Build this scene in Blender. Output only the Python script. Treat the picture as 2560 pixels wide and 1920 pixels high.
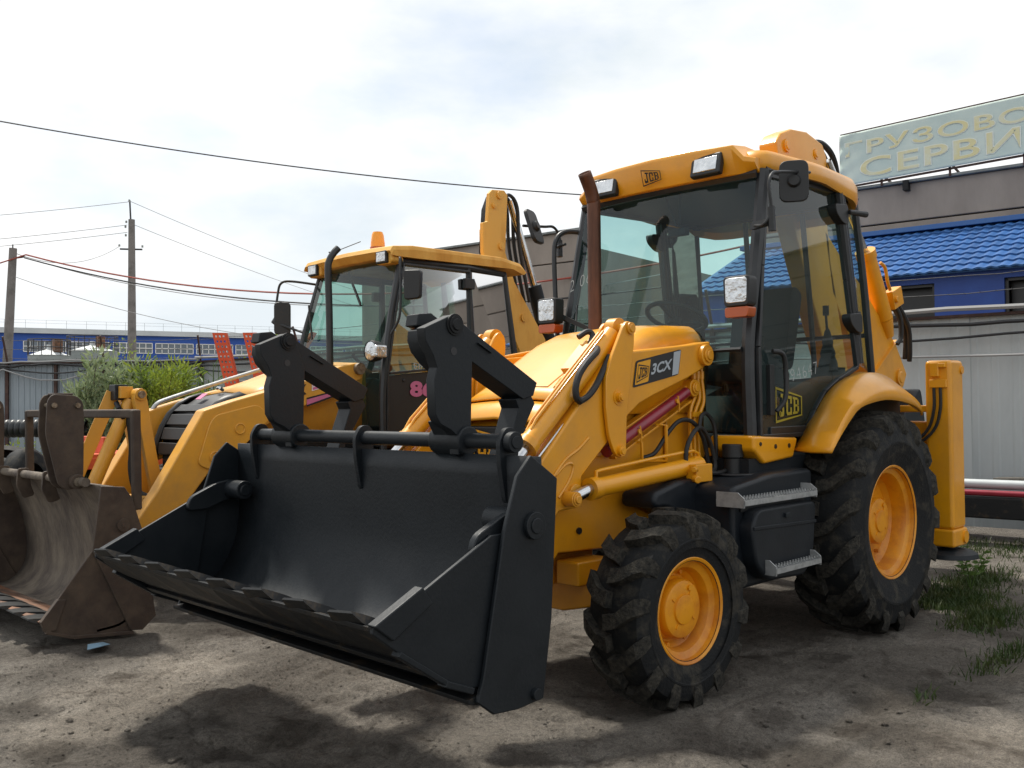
import bpy, bmesh, math, random
from mathutils import Vector, Matrix, noise
random.seed(7)
PI = math.pi
sc = bpy.context.scene
for o in list(bpy.data.objects): bpy.data.objects.remove(o)
COL = sc.collection

# ------------------------------------------------------------------ camera
YAW, PITCH, ROLL = 3.929, 0.0223, -0.0093
_f = Vector((math.cos(YAW)*math.cos(PITCH), math.sin(YAW)*math.cos(PITCH), math.sin(PITCH)))
_r = Vector((math.sin(YAW), -math.cos(YAW), 0)); _u = _r.cross(_f)
_r2 = _r*math.cos(ROLL)+_u*math.sin(ROLL); _u2 = _u*math.cos(ROLL)-_r*math.sin(ROLL)
cd = bpy.data.cameras.new('camera'); cd.sensor_width = 36; cd.lens = 36*2346.9/2560
cd.clip_start = 0.05; cd.clip_end = 3000
cam = bpy.data.objects.new('camera', cd); COL.objects.link(cam)
mw = Matrix.Identity(4)
for i, v in enumerate((_r2, _u2, -_f)):
    for j in range(3): mw[j][i] = v[j]
mw.translation = Vector((6.0095, 3.6446, 1.475)); cam.matrix_world = mw
sc.camera = cam

# ------------------------------------------------------------------ sky, sun, exposure
SUN_EL, SUN_FROM = math.radians(60), math.radians(-97)   # azimuth the light comes from
w = bpy.data.worlds.new('World'); sc.world = w; w.use_nodes = True
nt = w.node_tree; nt.nodes.clear(); N = nt.nodes.new; L = nt.links.new
out = N('ShaderNodeOutputWorld')
sky = N('ShaderNodeTexSky'); sky.sky_type = 'NISHITA'; sky.sun_disc = False
sky.sun_elevation = SUN_EL; sky.sun_rotation = math.radians(90)-SUN_FROM
sky.dust_density = 2.5; sky.air_density = 1.2
bgs = N('ShaderNodeBackground'); bgs.inputs[1].default_value = 0.15; L(sky.outputs[0], bgs.inputs[0])
tc = N('ShaderNodeTexCoord'); mp = N('ShaderNodeMapping'); mp.inputs['Scale'].default_value = (1, 1, 2.3)
mp.inputs['Location'].default_value = (0.35, 0.2, 0.4)
L(tc.outputs['Generated'], mp.inputs[0])
nz = N('ShaderNodeTexNoise'); nz.inputs['Scale'].default_value = 2.6; nz.inputs['Detail'].default_value = 7
nz.inputs['Roughness'].default_value = 0.55; L(mp.outputs[0], nz.inputs['Vector'])
cr = N('ShaderNodeValToRGB'); cr.color_ramp.elements[0].position = 0.33; cr.color_ramp.elements[1].position = 0.50
cr.color_ramp.elements[0].color = (0.45, 0.45, 0.45, 1); L(nz.outputs[0], cr.inputs[0])
nz2 = N('ShaderNodeTexNoise'); nz2.inputs['Scale'].default_value = 3.7; nz2.inputs['Detail'].default_value = 6; L(mp.outputs[0], nz2.inputs['Vector'])
cr2 = N('ShaderNodeValToRGB'); cr2.color_ramp.elements[0].position = 0.33; cr2.color_ramp.elements[1].position = 0.56
cr2.color_ramp.elements[0].color = (0.74, 0.80, 0.84, 1); cr2.color_ramp.elements[1].color = (1, 1, 1, 1); L(nz2.outputs[0], cr2.inputs[0])
bgc = N('ShaderNodeBackground'); bgc.inputs[1].default_value = 1.14; L(cr2.outputs[0], bgc.inputs[0])
mx = N('ShaderNodeMixShader'); L(cr.outputs[0], mx.inputs[0]); L(bgs.outputs[0], mx.inputs[1]); L(bgc.outputs[0], mx.inputs[2])
L(mx.outputs[0], out.inputs[0])
sl = bpy.data.lights.new('sun', 'SUN'); sl.energy = 5.0; sl.angle = math.radians(4.5); sl.color = (1, 0.95, 0.86)
so = bpy.data.objects.new('sun', sl); COL.objects.link(so)
sd = Vector((math.cos(SUN_FROM)*math.cos(SUN_EL), math.sin(SUN_FROM)*math.cos(SUN_EL), math.sin(SUN_EL)))
so.rotation_euler = (-sd).to_track_quat('-Z', 'Y').to_euler(); so.location = (0, 0, 30)
sc.view_settings.view_transform = 'Standard'; sc.view_settings.look = 'None'
sc.view_settings.exposure = 0; sc.view_settings.gamma = 1
sc.cycles.max_bounces = 8; sc.cycles.transparent_max_bounces = 16
sc.cycles.caustics_reflective = False; sc.cycles.caustics_refractive = False

# ------------------------------------------------------------------ materials
M = {}
def mat(name, col, rough=0.5, metal=0.0, var=0.0, vscale=6.0, col2=None, lo=0.45, hi=0.65, bump=0.0, bscale=40.0, coat=0.0, detail=6, spec=None, rvar=0.0, stretch=None, chips=0.0, objrand=0.0):
    """Principled with colour col, mixed to col2 (or a darker col) through noise."""
    m = bpy.data.materials.new(name); m.use_nodes = True
    t = m.node_tree; b = t.nodes['Principled BSDF']; n = t.nodes.new; l = t.links.new
    b.inputs['Base Color'].default_value = (*col, 1); b.inputs['Roughness'].default_value = rough
    b.inputs['Metallic'].default_value = metal; b.inputs['Coat Weight'].default_value = coat; b.inputs['Coat Roughness'].default_value = 0.12
    if spec is not None: b.inputs['Specular IOR Level'].default_value = spec
    tcn = n('ShaderNodeTexCoord'); vec = tcn.outputs['Object']
    if stretch:
        mpn = n('ShaderNodeMapping'); mpn.inputs['Scale'].default_value = stretch; l(vec, mpn.inputs[0]); vec = mpn.outputs[0]
    if var or col2:
        c2 = col2 if col2 else tuple(c*(1-var) for c in col)
        a = n('ShaderNodeTexNoise'); a.inputs['Scale'].default_value = vscale; a.inputs['Detail'].default_value = detail
        a.inputs['Roughness'].default_value = 0.65; l(vec, a.inputs['Vector'])
        r = n('ShaderNodeValToRGB'); r.color_ramp.elements[0].position = lo; r.color_ramp.elements[1].position = hi
        r.color_ramp.elements[0].color = (*col, 1); r.color_ramp.elements[1].color = (*c2, 1)
        l(a.outputs[0], r.inputs[0]); l(r.outputs[0], b.inputs['Base Color'])
        if rvar:
            mr = n('ShaderNodeMapRange'); mr.inputs['From Min'].default_value = lo; mr.inputs['From Max'].default_value = hi
            mr.inputs['To Min'].default_value = rough; mr.inputs['To Max'].default_value = min(1, rough+rvar); l(a.outputs[0], mr.inputs[0]); l(mr.outputs[0], b.inputs['Roughness'])
    if objrand:
        src_ = b.inputs['Base Color'].links[0].from_socket; oi = n('ShaderNodeObjectInfo'); mr = n('ShaderNodeMapRange'); mr.inputs['To Min'].default_value = 1-objrand; mr.inputs['To Max'].default_value = 1+objrand*.6
        l(oi.outputs['Random'], mr.inputs[0]); mo = n('ShaderNodeVectorMath'); mo.operation = 'SCALE'; l(src_, mo.inputs[0]); l(mr.outputs[0], mo.inputs['Scale']); l(mo.outputs[0], b.inputs['Base Color'])
    if chips:
        src_ = b.inputs['Base Color'].links[0].from_socket
        a = n('ShaderNodeTexNoise'); a.inputs['Scale'].default_value = 34; a.inputs['Detail'].default_value = 9; a.inputs['Roughness'].default_value = .72; l(vec, a.inputs['Vector'])
        r = n('ShaderNodeValToRGB'); r.color_ramp.elements[0].position = .68; r.color_ramp.elements[1].position = .71; l(a.outputs[0], r.inputs[0])
        a2 = n('ShaderNodeTexNoise'); a2.inputs['Scale'].default_value = 1.7; a2.inputs['Detail'].default_value = 8; a2.inputs['Roughness'].default_value = .7; l(vec, a2.inputs['Vector'])
        r2 = n('ShaderNodeValToRGB'); r2.color_ramp.elements[0].position = .50; r2.color_ramp.elements[1].position = .78; r2.color_ramp.elements[1].color = (chips, chips, chips, 1); l(a2.outputs[0], r2.inputs[0])
        m1 = n('ShaderNodeMix'); m1.data_type = 'RGBA'; m1.inputs[7].default_value = (.22, .15, .08, 1); l(r2.outputs[0], m1.inputs[0]); l(src_, m1.inputs[6])
        mm_ = n('ShaderNodeMath'); mm_.operation = 'MULTIPLY'; mm_.inputs[1].default_value = .8; l(r.outputs[0], mm_.inputs[0])
        m2 = n('ShaderNodeMix'); m2.data_type = 'RGBA'; m2.inputs[7].default_value = (.06, .03, .018, 1); l(mm_.outputs[0], m2.inputs[0]); l(m1.outputs[2], m2.inputs[6]); l(m2.outputs[2], b.inputs['Base Color'])
    if bump:
        a = n('ShaderNodeTexNoise'); a.inputs['Scale'].default_value = bscale; a.inputs['Detail'].default_value = 5; l(vec, a.inputs['Vector'])
        p = n('ShaderNodeBump'); p.inputs['Strength'].default_value = bump; p.inputs['Distance'].default_value = 0.02
        l(a.outputs[0], p.inputs['Height']); l(p.outputs[0], b.inputs['Normal'])
    M[name] = m
    return m
def glass(name, tint, refl=0.04, rough=0.02, body=0.0, bodycol=(0.1, 0.15, 0.14)):
    """thin tinted sheet: tinted transparency, fresnel reflection and a little dusty body."""
    m = bpy.data.materials.new(name); m.use_nodes = True; t = m.node_tree; t.nodes.clear(); n = t.nodes.new; l = t.links.new
    o = n('ShaderNodeOutputMaterial'); tr = n('ShaderNodeBsdfTransparent'); tr.inputs[0].default_value = (*tint, 1)
    df = n('ShaderNodeBsdfDiffuse'); df.inputs[0].default_value = (*bodycol, 1)
    nz = n('ShaderNodeTexNoise'); nz.inputs['Scale'].default_value = 3; nz.inputs['Detail'].default_value = 6
    tcn = n('ShaderNodeTexCoord'); l(tcn.outputs['Object'], nz.inputs['Vector'])
    mu = n('ShaderNodeMath'); mu.operation = 'MULTIPLY'; mu.inputs[1].default_value = body*2; l(nz.outputs[0], mu.inputs[0])
    m1 = n('ShaderNodeMixShader'); l(mu.outputs[0], m1.inputs[0]); l(tr.outputs[0], m1.inputs[1]); l(df.outputs[0], m1.inputs[2])
    gl = n('ShaderNodeBsdfGlossy'); gl.inputs['Roughness'].default_value = rough
    fr = n('ShaderNodeFresnel'); fr.inputs[0].default_value = 1.5
    m2 = n('ShaderNodeMixShader'); l(fr.outputs[0], m2.inputs[0]); l(m1.outputs[0], m2.inputs[1]); l(gl.outputs[0], m2.inputs[2])
    l(m2.outputs[0], o.inputs[0]); M[name] = m
    return m
YEL = (0.75, 0.325, 0.005)
mat('yellow', YEL, 0.34, 0, col2=(0.65, 0.27, 0.008), vscale=2.2, lo=0.42, hi=0.75, coat=0.30, bump=0.03, bscale=12, rvar=0.15, chips=.30)
mat('yellow_rim', (0.74, 0.30, 0.005), 0.42, 0, col2=(0.55, 0.18, 0.006), vscale=5, bump=0.03, bscale=30, chips=.4)
mat('yellow_terex', (0.66, 0.32, 0.03), 0.42, 0, col2=(0.54, 0.27, 0.04), vscale=2.0, lo=0.4, hi=0.75, coat=0.2, bump=0.04, bscale=20, rvar=0.15, chips=.5)
mat('yellow_faded', (0.66, 0.36, 0.06), 0.55, 0, col2=(0.52, 0.24, 0.03), vscale=3.0, bump=0.05, bscale=20, rvar=0.2, stretch=(1, 1, 0.3))
mat('charcoal', (0.0075, 0.0105, 0.0135), 0.40, 0, col2=(0.014, 0.017, 0.020), vscale=2.5, lo=0.35, hi=0.7, bump=0.06, bscale=60, rvar=0.2, spec=.28)
mat('charcoal_worn', (0.011, 0.012, 0.013), 0.55, 0, col2=(0.07, 0.05, 0.03), vscale=9, lo=0.56, hi=0.75, bump=0.1, bscale=40, spec=.25)
mat('black_plastic', (0.012, 0.013, 0.014), 0.5, 0, var=0.0, bump=0.04, bscale=90)
mat('black_frame', (0.014, 0.016, 0.018), 0.4, 0, col2=(0.03, 0.034, 0.038), vscale=7, lo=0.5, hi=0.8)
mat('tank_plastic', (0.008, 0.011, 0.015), 0.42, 0, col2=(0.02, 0.024, 0.028), vscale=4, lo=0.45, hi=0.8, bump=0.04, bscale=80, rvar=0.2, spec=.3)
mat('rubber', (0.012, 0.013, 0.014), 0.72, 0, col2=(0.075, 0.066, 0.05), vscale=9, lo=0.5, hi=0.82, bump=0.25, bscale=70, spec=.2)
mat('rubber_dusty', (0.017, 0.017, 0.016), 0.85, 0, col2=(0.066, 0.060, 0.049), vscale=34, lo=0.38, hi=0.74, bump=0.5, bscale=80, spec=.15, detail=9)
mat('charcoal_scuffed', (0.012, 0.014, 0.016), 0.42, 0, col2=(0.038, 0.043, 0.048), vscale=3.2, lo=0.46, hi=0.78, bump=0.12, bscale=9, spec=.4, rvar=.2, detail=8)
mat('rubber_hose', (0.012, 0.012, 0.012), 0.6, 0, bump=0.05)
mat('rusty_bucket', (0.038, 0.025, 0.018), 0.66, 0, col2=(0.095, 0.068, 0.046), vscale=5, lo=0.4, hi=0.75, bump=0.15, bscale=35, rvar=0.2)
mat('muddy_steel', (0.060, 0.046, 0.038), 0.8, 0, col2=(0.17, 0.14, 0.105), vscale=4.5, lo=0.36, hi=0.66, bump=0.5, bscale=25, stretch=(1, 1, 0.5))
mat('rust_orange', (0.075, 0.045, 0.03), 0.7, 0, col2=(0.26, 0.11, 0.05), vscale=4, lo=0.4, hi=0.7, bump=0.15)
mat('exhaust_rust', (0.13, 0.055, 0.032), 0.5, 0.5, col2=(0.05, 0.024, 0.016), vscale=14, lo=0.4, hi=0.7, bump=0.1, stretch=(1, 1, 0.15))
mat('chrome', (0.62, 0.63, 0.65), 0.14, 1.0, col2=(0.5, 0.5, 0.5), vscale=20)
mat('galvanised', (0.42, 0.43, 0.43), 0.5, 0.6, col2=(0.30, 0.31, 0.31), vscale=20)
mat('steel_bolt', (0.25, 0.21, 0.16), 0.5, 0.7, col2=(0.12, 0.09, 0.06), vscale=40)
mat('red_paint', (0.26, 0.012, 0.03), 0.35, 0, col2=(0.20, 0.01, 0.02), vscale=8, coat=0.3)
mat('amber', (0.88, 0.33, 0.005), 0.25, 0, coat=0.3)
mat('orange_lens', (0.42, 0.075, 0.004), 0.3, 0, coat=0.3)
mat('lamp_lens', (0.70, 0.72, 0.73), 0.16, 0.8, col2=(0.50, 0.52, 0.54), vscale=18, lo=0.4, hi=0.7, bump=0.5, bscale=22)
mat('decal_black', (0.012, 0.012, 0.014), 0.4)
mat('decal_yellow', (0.72, 0.33, 0.01), 0.4)
mat('decal_yellow_green', (0.30, 0.25, 0.02), 0.45)
mat('decal_silver', (0.42, 0.46, 0.50), 0.35, 0.2)
mat('decal_pink', (0.52, 0.14, 0.28), 0.5)
mat('decal_white', (0.75, 0.72, 0.74), 0.5)
mat('chalk', (0.34, 0.37, 0.37), 0.9)
mat('interior_dark', (0.018, 0.022, 0.022), 0.7)
mat('interior_grey', (0.05, 0.06, 0.058), 0.7)
mat('seat_fabric', (0.025, 0.028, 0.03), 0.85)
mat('orange_red', (0.58, 0.075, 0.012), 0.5, 0, col2=(0.48, 0.055, 0.012), vscale=3, bump=0.03)
mat('fence_grey', (0.30, 0.345, 0.38), 0.5, 0.1, col2=(0.22, 0.26, 0.295), vscale=1.4, lo=0.4, hi=0.7, stretch=(1, 1, 0.35), objrand=.15)
mat('fence_white', (0.47, 0.50, 0.505), 0.5, 0.1, col2=(0.36, 0.39, 0.40), vscale=1.6, lo=0.4, hi=0.75, stretch=(1, 1, 0.25), objrand=.15)
mat('post_brown', (0.05, 0.022, 0.018), 0.7, 0, col2=(0.09, 0.05, 0.035), vscale=9)
mat('concrete_panel', (0.31, 0.268, 0.232), 0.9, 0, col2=(0.205, 0.176, 0.153), vscale=0.9, lo=0.38, hi=0.72, bump=0.3, bscale=8, stretch=(1, 1, .3), objrand=.12, detail=9)
mat('flashing', (0.22, 0.24, 0.24), 0.5, 0.3, col2=(0.15, 0.16, 0.16), vscale=3)
mat('blue_tile', (0.026, 0.105, 0.30), 0.45, 0, col2=(0.040, 0.125, 0.31), vscale=2.5, rvar=0.1, objrand=.16)
mat('blue_wall', (0.008, 0.045, 0.24), 0.5, 0, col2=(0.012, 0.06, 0.29), vscale=2)
mat('factory_blue', (0.012, 0.07, 0.34), 0.6, 0, col2=(0.016, 0.085, 0.38), vscale=0.2)
mat('factory_white', (0.52, 0.55, 0.56), 0.6, 0, col2=(0.44, 0.47, 0.48), vscale=0.3)
mat('window_dark', (0.006, 0.006, 0.007), 0.35)
mat('window_far', (0.13, 0.16, 0.19), 0.2)
mat('white_paint', (0.72, 0.72, 0.70), 0.55)
mat('pole_concrete', (0.20, 0.185, 0.175), 0.9, 0, col2=(0.14, 0.13, 0.12), vscale=3)
mat('cable_black', (0.02, 0.02, 0.022), 0.6)
mat('cable_grey', (0.30, 0.30, 0.30), 0.6)
mat('cable_red', (0.30, 0.055, 0.035), 0.6)
mat('tank_grey', (0.26, 0.29, 0.285), 0.7, 0, col2=(0.20, 0.22, 0.22), vscale=0.8)
def leaf(name, c1, c2, vs, tr):
    m = mat(name, c1, 0.55, 0, col2=c2, vscale=vs); t = m.node_tree; b = t.nodes['Principled BSDF']; o = [q for q in t.nodes if q.type == 'OUTPUT_MATERIAL'][0]
    tl = t.nodes.new('ShaderNodeBsdfTranslucent'); mxs = t.nodes.new('ShaderNodeMixShader'); mxs.inputs[0].default_value = tr
    t.links.new(b.inputs['Base Color'].links[0].from_socket, tl.inputs[0]); t.links.new(b.outputs[0], mxs.inputs[1]); t.links.new(tl.outputs[0], mxs.inputs[2]); t.links.new(mxs.outputs[0], o.inputs[0])
leaf('leaf_silver', (0.27, 0.33, 0.19), (0.17, 0.24, 0.09), 2.5, .35)
leaf('leaf_green', (0.25, 0.31, 0.04), (0.14, 0.22, 0.03), 1.6, .45)
leaf('leaf_reed', (0.11, 0.19, 0.04), (0.08, 0.14, 0.03), 2, .35)
leaf('grass', (0.035, 0.065, 0.012), (0.085, 0.10, 0.028), 5, .25)
mat('twig', (0.10, 0.08, 0.055), 0.8)
mat('insulator', (0.3, 0.32, 0.3), 0.3)
mat('wood_old', (0.22, 0.20, 0.17), 0.8, 0, var=0.4, vscale=10)
mat('plastic_blue', (0.17, 0.27, 0.35), 0.5)
glass('cab_glass', (0.58, 0.80, 0.78), body=0.045, bodycol=(0.13, 0.22, 0.22))
glass('side_glass', (0.76, 0.90, 0.88), body=0.06, bodycol=(0.18, 0.26, 0.27))
glass('dark_glass', (0.22, 0.28, 0.27), body=0.1, bodycol=(0.03, 0.04, 0.04))
glass('terex_glass', (0.52, 0.72, 0.66), body=0.09, bodycol=(0.14, 0.21, 0.19))

# ------------------------------------------------------------------ mesh helpers
def link(name, me, m, parent=None, bevel=0.0, ang=35, smooth=True):
    o = bpy.data.objects.new(name, me); COL.objects.link(o)
    if m is not None and not me.materials:
        me.materials.append(M[m] if isinstance(m, str) else m)
    if parent is not None: o.parent = parent
    if smooth:
        me.shade_smooth(); me.set_sharp_from_angle(angle=math.radians(ang))
    if bevel:
        b = o.modifiers.new('bevel', 'BEVEL'); b.width = bevel; b.segments = 2; b.limit_method = 'ANGLE'; b.angle_limit = math.radians(38); b.harden_normals = True
    return o
class MB:
    """collects shapes; build() links them as ONE mesh object."""
    def __init__(s): s.v = []; s.f = []
    def add(s, vs, fs):
        k = len(s.v); s.v += [tuple(x) for x in vs]; s.f += [tuple(i+k for i in f) for f in fs]; return s
    def box(s, c, d, R=None):
        hx, hy, hz = d[0]/2, d[1]/2, d[2]/2
        vs = [Vector((x, y, z)) for x in (-hx, hx) for y in (-hy, hy) for z in (-hz, hz)]
        if R is not None: vs = [R @ v for v in vs]
        vs = [v+Vector(c) for v in vs]
        return s.add(vs, [(0, 1, 3, 2), (4, 6, 7, 5), (0, 4, 5, 1), (2, 3, 7, 6), (0, 2, 6, 4), (1, 5, 7, 3)])
    def beam(s, a, b, wd, ht, up=(0, 0, 1)):
        a, b = Vector(a), Vector(b); d = (b-a); L_ = d.length; d.normalize(); up = Vector(up)
        sd_ = d.cross(up)
        if sd_.length < 1e-4: sd_ = d.cross(Vector((1, 0, 0)))
        sd_.normalize(); u2 = sd_.cross(d)
        R = Matrix((d, sd_, u2)).transposed()
        return s.box((a+b)/2, (L_, wd, ht), R)
    def prism(s, pts, y0, y1, axis='Y'):
        n = len(pts)
        ar = sum(pts[i][0]*pts[(i+1) % n][1]-pts[(i+1) % n][0]*pts[i][1] for i in range(n))
        if ar < 0: pts = pts[::-1]
        def mk(p, t):
            return {'Y': (p[0], t, p[1]), 'X': (t, p[0], p[1]), 'Z': (p[0], p[1], t)}[axis]
        vs = [mk(p, y0) for p in pts]+[mk(p, y1) for p in pts]
        fs = [tuple(range(n)), tuple(range(2*n-1, n-1, -1))]+[((i+1) % n, i, n+i, n+(i+1) % n) for i in range(n)]
        if axis in 'XZ': fs = [f[::-1] for f in fs]
        if y1 < y0: fs = [f[::-1] for f in fs]
        return s.add(vs, fs)
    def cyl(s, a, b, r0, r1=None, n=20, cap=True):
        r1 = r0 if r1 is None else r1
        a, b = Vector(a), Vector(b); d = (b-a).normalized()
        x = d.cross(Vector((0, 0, 1)))
        if x.length < 1e-3: x = d.cross(Vector((1, 0, 0)))
        x.normalize(); y = d.cross(x)
        ca = [x*math.cos(2*PI*i/n)+y*math.sin(2*PI*i/n) for i in range(n)]
        vs = [a+c*r0 for c in ca]+[b+c*r1 for c in ca]
        fs = [(i, (i+1) % n, n+(i+1) % n, n+i) for i in range(n)]
        if cap: fs += [tuple(range(n-1, -1, -1)), tuple(range(n, 2*n))]
        return s.add(vs, fs)
    def tube(s, pts, r, n=8, cap=True):
        pts = [Vector(p) for p in pts]; m = len(pts)
        rr = r if isinstance(r, (list, tuple)) else [r]*m
        tg = []
        for i in range(m):
            t = pts[min(i+1, m-1)]-pts[max(i-1, 0)]; tg.append(t.normalized())
        x = tg[0].cross(Vector((0, 0, 1)))
        if x.length < 1e-3: x = tg[0].cross(Vector((1, 0, 0)))
        x.normalize(); vs = []
        for i in range(m):
            x = x-tg[i]*x.dot(tg[i]); x.normalize(); y = tg[i].cross(x)
            vs += [pts[i]+(x*math.cos(2*PI*k/n)+y*math.sin(2*PI*k/n))*rr[i] for k in range(n)]
        fs = [(i*n+k, i*n+(k+1) % n, (i+1)*n+(k+1) % n, (i+1)*n+k) for i in range(m-1) for k in range(n)]
        if cap: fs += [tuple(range(n-1, -1, -1)), tuple(range((m-1)*n, m*n))]
        return s.add(vs, fs)
    def lathe(s, prof, c, n=40, axis='Y', close=False):
        """prof: (r, t) along axis through c."""
        c = Vector(c); m = len(prof); vs = []
        for i in range(n):
            a = 2*PI*i/n; ca, sa = math.cos(a), math.sin(a)
            for r, t in prof:
                if axis == 'Y': vs.append(c+Vector((r*ca, t, r*sa)))
                elif axis == 'Z': vs.append(c+Vector((r*ca, r*sa, t)))
                else: vs.append(c+Vector((t, r*ca, r*sa)))
        fs = []
        for i in range(n):
            j = (i+1) % n
            for k in range(m if close else m-1):
                k2 = (k+1) % m
                q = (i*m+k, j*m+k, j*m+k2, i*m+k2)
                fs.append(q)
        return s.add(vs, fs)
    def grid(s, rows):
        """rows of equally long point lists"""
        n = len(rows[0]); vs = [p for r in rows for p in r]
        fs = [(i*n+k, i*n+k+1, (i+1)*n+k+1, (i+1)*n+k) for i in range(len(rows)-1) for k in range(n-1)]
        return s.add(vs, fs)
    def mesh(s, name, fix=True):
        me = bpy.data.meshes.new(name); me.from_pydata(s.v, [], s.f); me.validate(); me.update()
        if fix:
            bm = bmesh.new(); bm.from_mesh(me); bmesh.ops.recalc_face_normals(bm, faces=bm.faces); bm.to_mesh(me); bm.free()
        return me
    def build(s, name, m, parent=None, bevel=0.0, ang=35, thick=0.0, smooth=True):
        o = link(name, s.mesh(name), m, parent, 0, ang, smooth)
        if thick:
            t = o.modifiers.new('solid', 'SOLIDIFY'); t.thickness = thick; t.offset = 0
        if bevel:
            b = o.modifiers.new('bevel', 'BEVEL'); b.width = bevel; b.segments = 2; b.limit_method = 'ANGLE'; b.angle_limit = math.radians(38); b.harden_normals = True
        return o
def empty(name, loc=(0, 0, 0), rz=0.0):
    o = bpy.data.objects.new(name, None); COL.objects.link(o); o.location = loc; o.rotation_euler = (0, 0, rz); o.empty_display_size = 0.2
    return o
def tag(o, label, cat=None, group=None, kind=None):
    o['label'] = label
    if cat: o['category'] = cat
    if group: o['group'] = group
    if kind: o['kind'] = kind
    return o
def struct(o): o['kind'] = 'structure'; return o
def spline(pts, n=8):
    """Catmull-Rom through pts"""
    P = [Vector(p) for p in pts]; P = [P[0]*2-P[1]]+P+[P[-1]*2-P[-2]]; out_ = []
    for i in range(1, len(P)-2):
        for k in range(n):
            t = k/n; a, b, c, d = P[i-1], P[i], P[i+1], P[i+2]
            out_.append(0.5*((2*b)+(c-a)*t+(2*a-5*b+4*c-d)*t*t+(3*b-a-3*c+d)*t**3))
    out_.append(P[-2]); return out_
def rounded(pts, r=0.03, n=4):
    """round the corners of a 2D polygon"""
    o_ = []; m = len(pts)
    for i in range(m):
        a, b, c = (Vector((*pts[k % m][:2], 0)) for k in (i-1, i, i+1))
        d1, d2 = (a-b), (c-b); q = min(r, d1.length*0.45, d2.length*0.45)
        p1, p2 = b+d1.normalized()*q, b+d2.normalized()*q
        for k in range(n+1):
            t = k/n; p = p1*(1-t)**2+b*2*t*(1-t)+p2*t*t; o_.append((p.x, p.y))
    return o_
def flat(name, polys, o_, u, v, m, parent, lift=0.003):
    """flat print: 2D polygons laid on the plane o_ + x*u + y*v, a hair proud of it"""
    o_, u, v = Vector(o_), Vector(u), Vector(v); nrm = u.cross(v).normalized(); b = MB()
    for p in polys:
        b.add([o_+u*x+v*y+nrm*lift for x, y in p], [tuple(range(len(p)))])
    return link(name, b.mesh(name, fix=False), m, parent, smooth=False)
def text_polys(body, embolden=0.0, spacing=1.0):
    cu = bpy.data.curves.new('t', 'FONT'); cu.body = body; cu.size = 1; cu.offset = embolden; cu.space_character = spacing; cu.fill_mode = 'FRONT'; cu.resolution_u = 4
    ob = bpy.data.objects.new('t', cu); COL.objects.link(ob)
    dg = bpy.context.evaluated_depsgraph_get(); dg.update()
    me = bpy.data.meshes.new_from_object(ob.evaluated_get(dg))
    polys = [[(me.vertices[i].co.x, me.vertices[i].co.y) for i in p.vertices] for p in me.polygons]
    bpy.data.objects.remove(ob); bpy.data.curves.remove(cu); bpy.data.meshes.remove(me)
    xs = [x for p in polys for x, y in p]; ys = [y for p in polys for x, y in p]
    x0, x1, y0, y1 = min(xs), max(xs), min(ys), max(ys)
    return [[((x-x0)/(x1-x0), (y-y0)/(y1-y0)) for x, y in p] for p in polys]
def R_(x0, y0, x1, y1): return [(x0, y0), (x1, y0), (x1, y1), (x0, y1)]
# slab letters of the maker's badge in a unit box each
LET_J = [R_(.25, .84, 1, 1), R_(.5, .22, .78, .84), R_(.12, 0, .68, .2), [(.68, 0), (.78, .1), (.78, .22), (.5, .22), (.5, .2), (.68, .2)], R_(0, .06, .24, .4)]
LET_C = [R_(.02, .15, .3, .85), [(.02, .85), (.3, .85), (.34, .84), (.7, .84), (.7, 1), (.15, 1)], [(.15, 0), (.7, 0), (.7, .16), (.34, .16), (.3, .15), (.02, .15)], R_(.7, .0, .98, .4), R_(.7, .6, .98, 1)]
LET_B = [R_(.0, 0, .14, .14), R_(.0, .86, .14, 1), R_(.14, 0, .4, 1), R_(.4, .86, .8, 1), R_(.4, .44, .8, .58), R_(.4, 0, .8, .14), R_(.72, .1, 1, .48), R_(.72, .54, .96, .92)]
def badge_polys(letters=True):
    """frame outline strip and letters inside a trapezoid taller on its left, unit box"""
    def mp_(x, y):
        lo, hi = 0.0+0.20*x, 1.0-0.26*x
        return (x, lo+(hi-lo)*y)
    ps = []
    t = 0.035
    ps += [[(0, 0), (1, 0), (1-t, t*2), (t, t*2)], [(0, 1), (t, 1-t*2), (1-t, 1-t*2), (1, 1)], [(0, 0), (t, t*2), (t, 1-t*2), (0, 1)], [(1, 0), (1, 1), (1-t, 1-t*2), (1-t, t*2)]]
    lt = []
    for let, x0, x1 in ((LET_J, .13, .36), (LET_C, .39, .61), (LET_B, .64, .88)):
        for p in let: lt.append([(x0+(x1-x0)*x, .15+.70*y) for x, y in p])
    fr = [[mp_(*q) for q in p] for p in ps]; lt = [[mp_(*q) for q in p] for p in lt]
    return fr+lt
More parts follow.
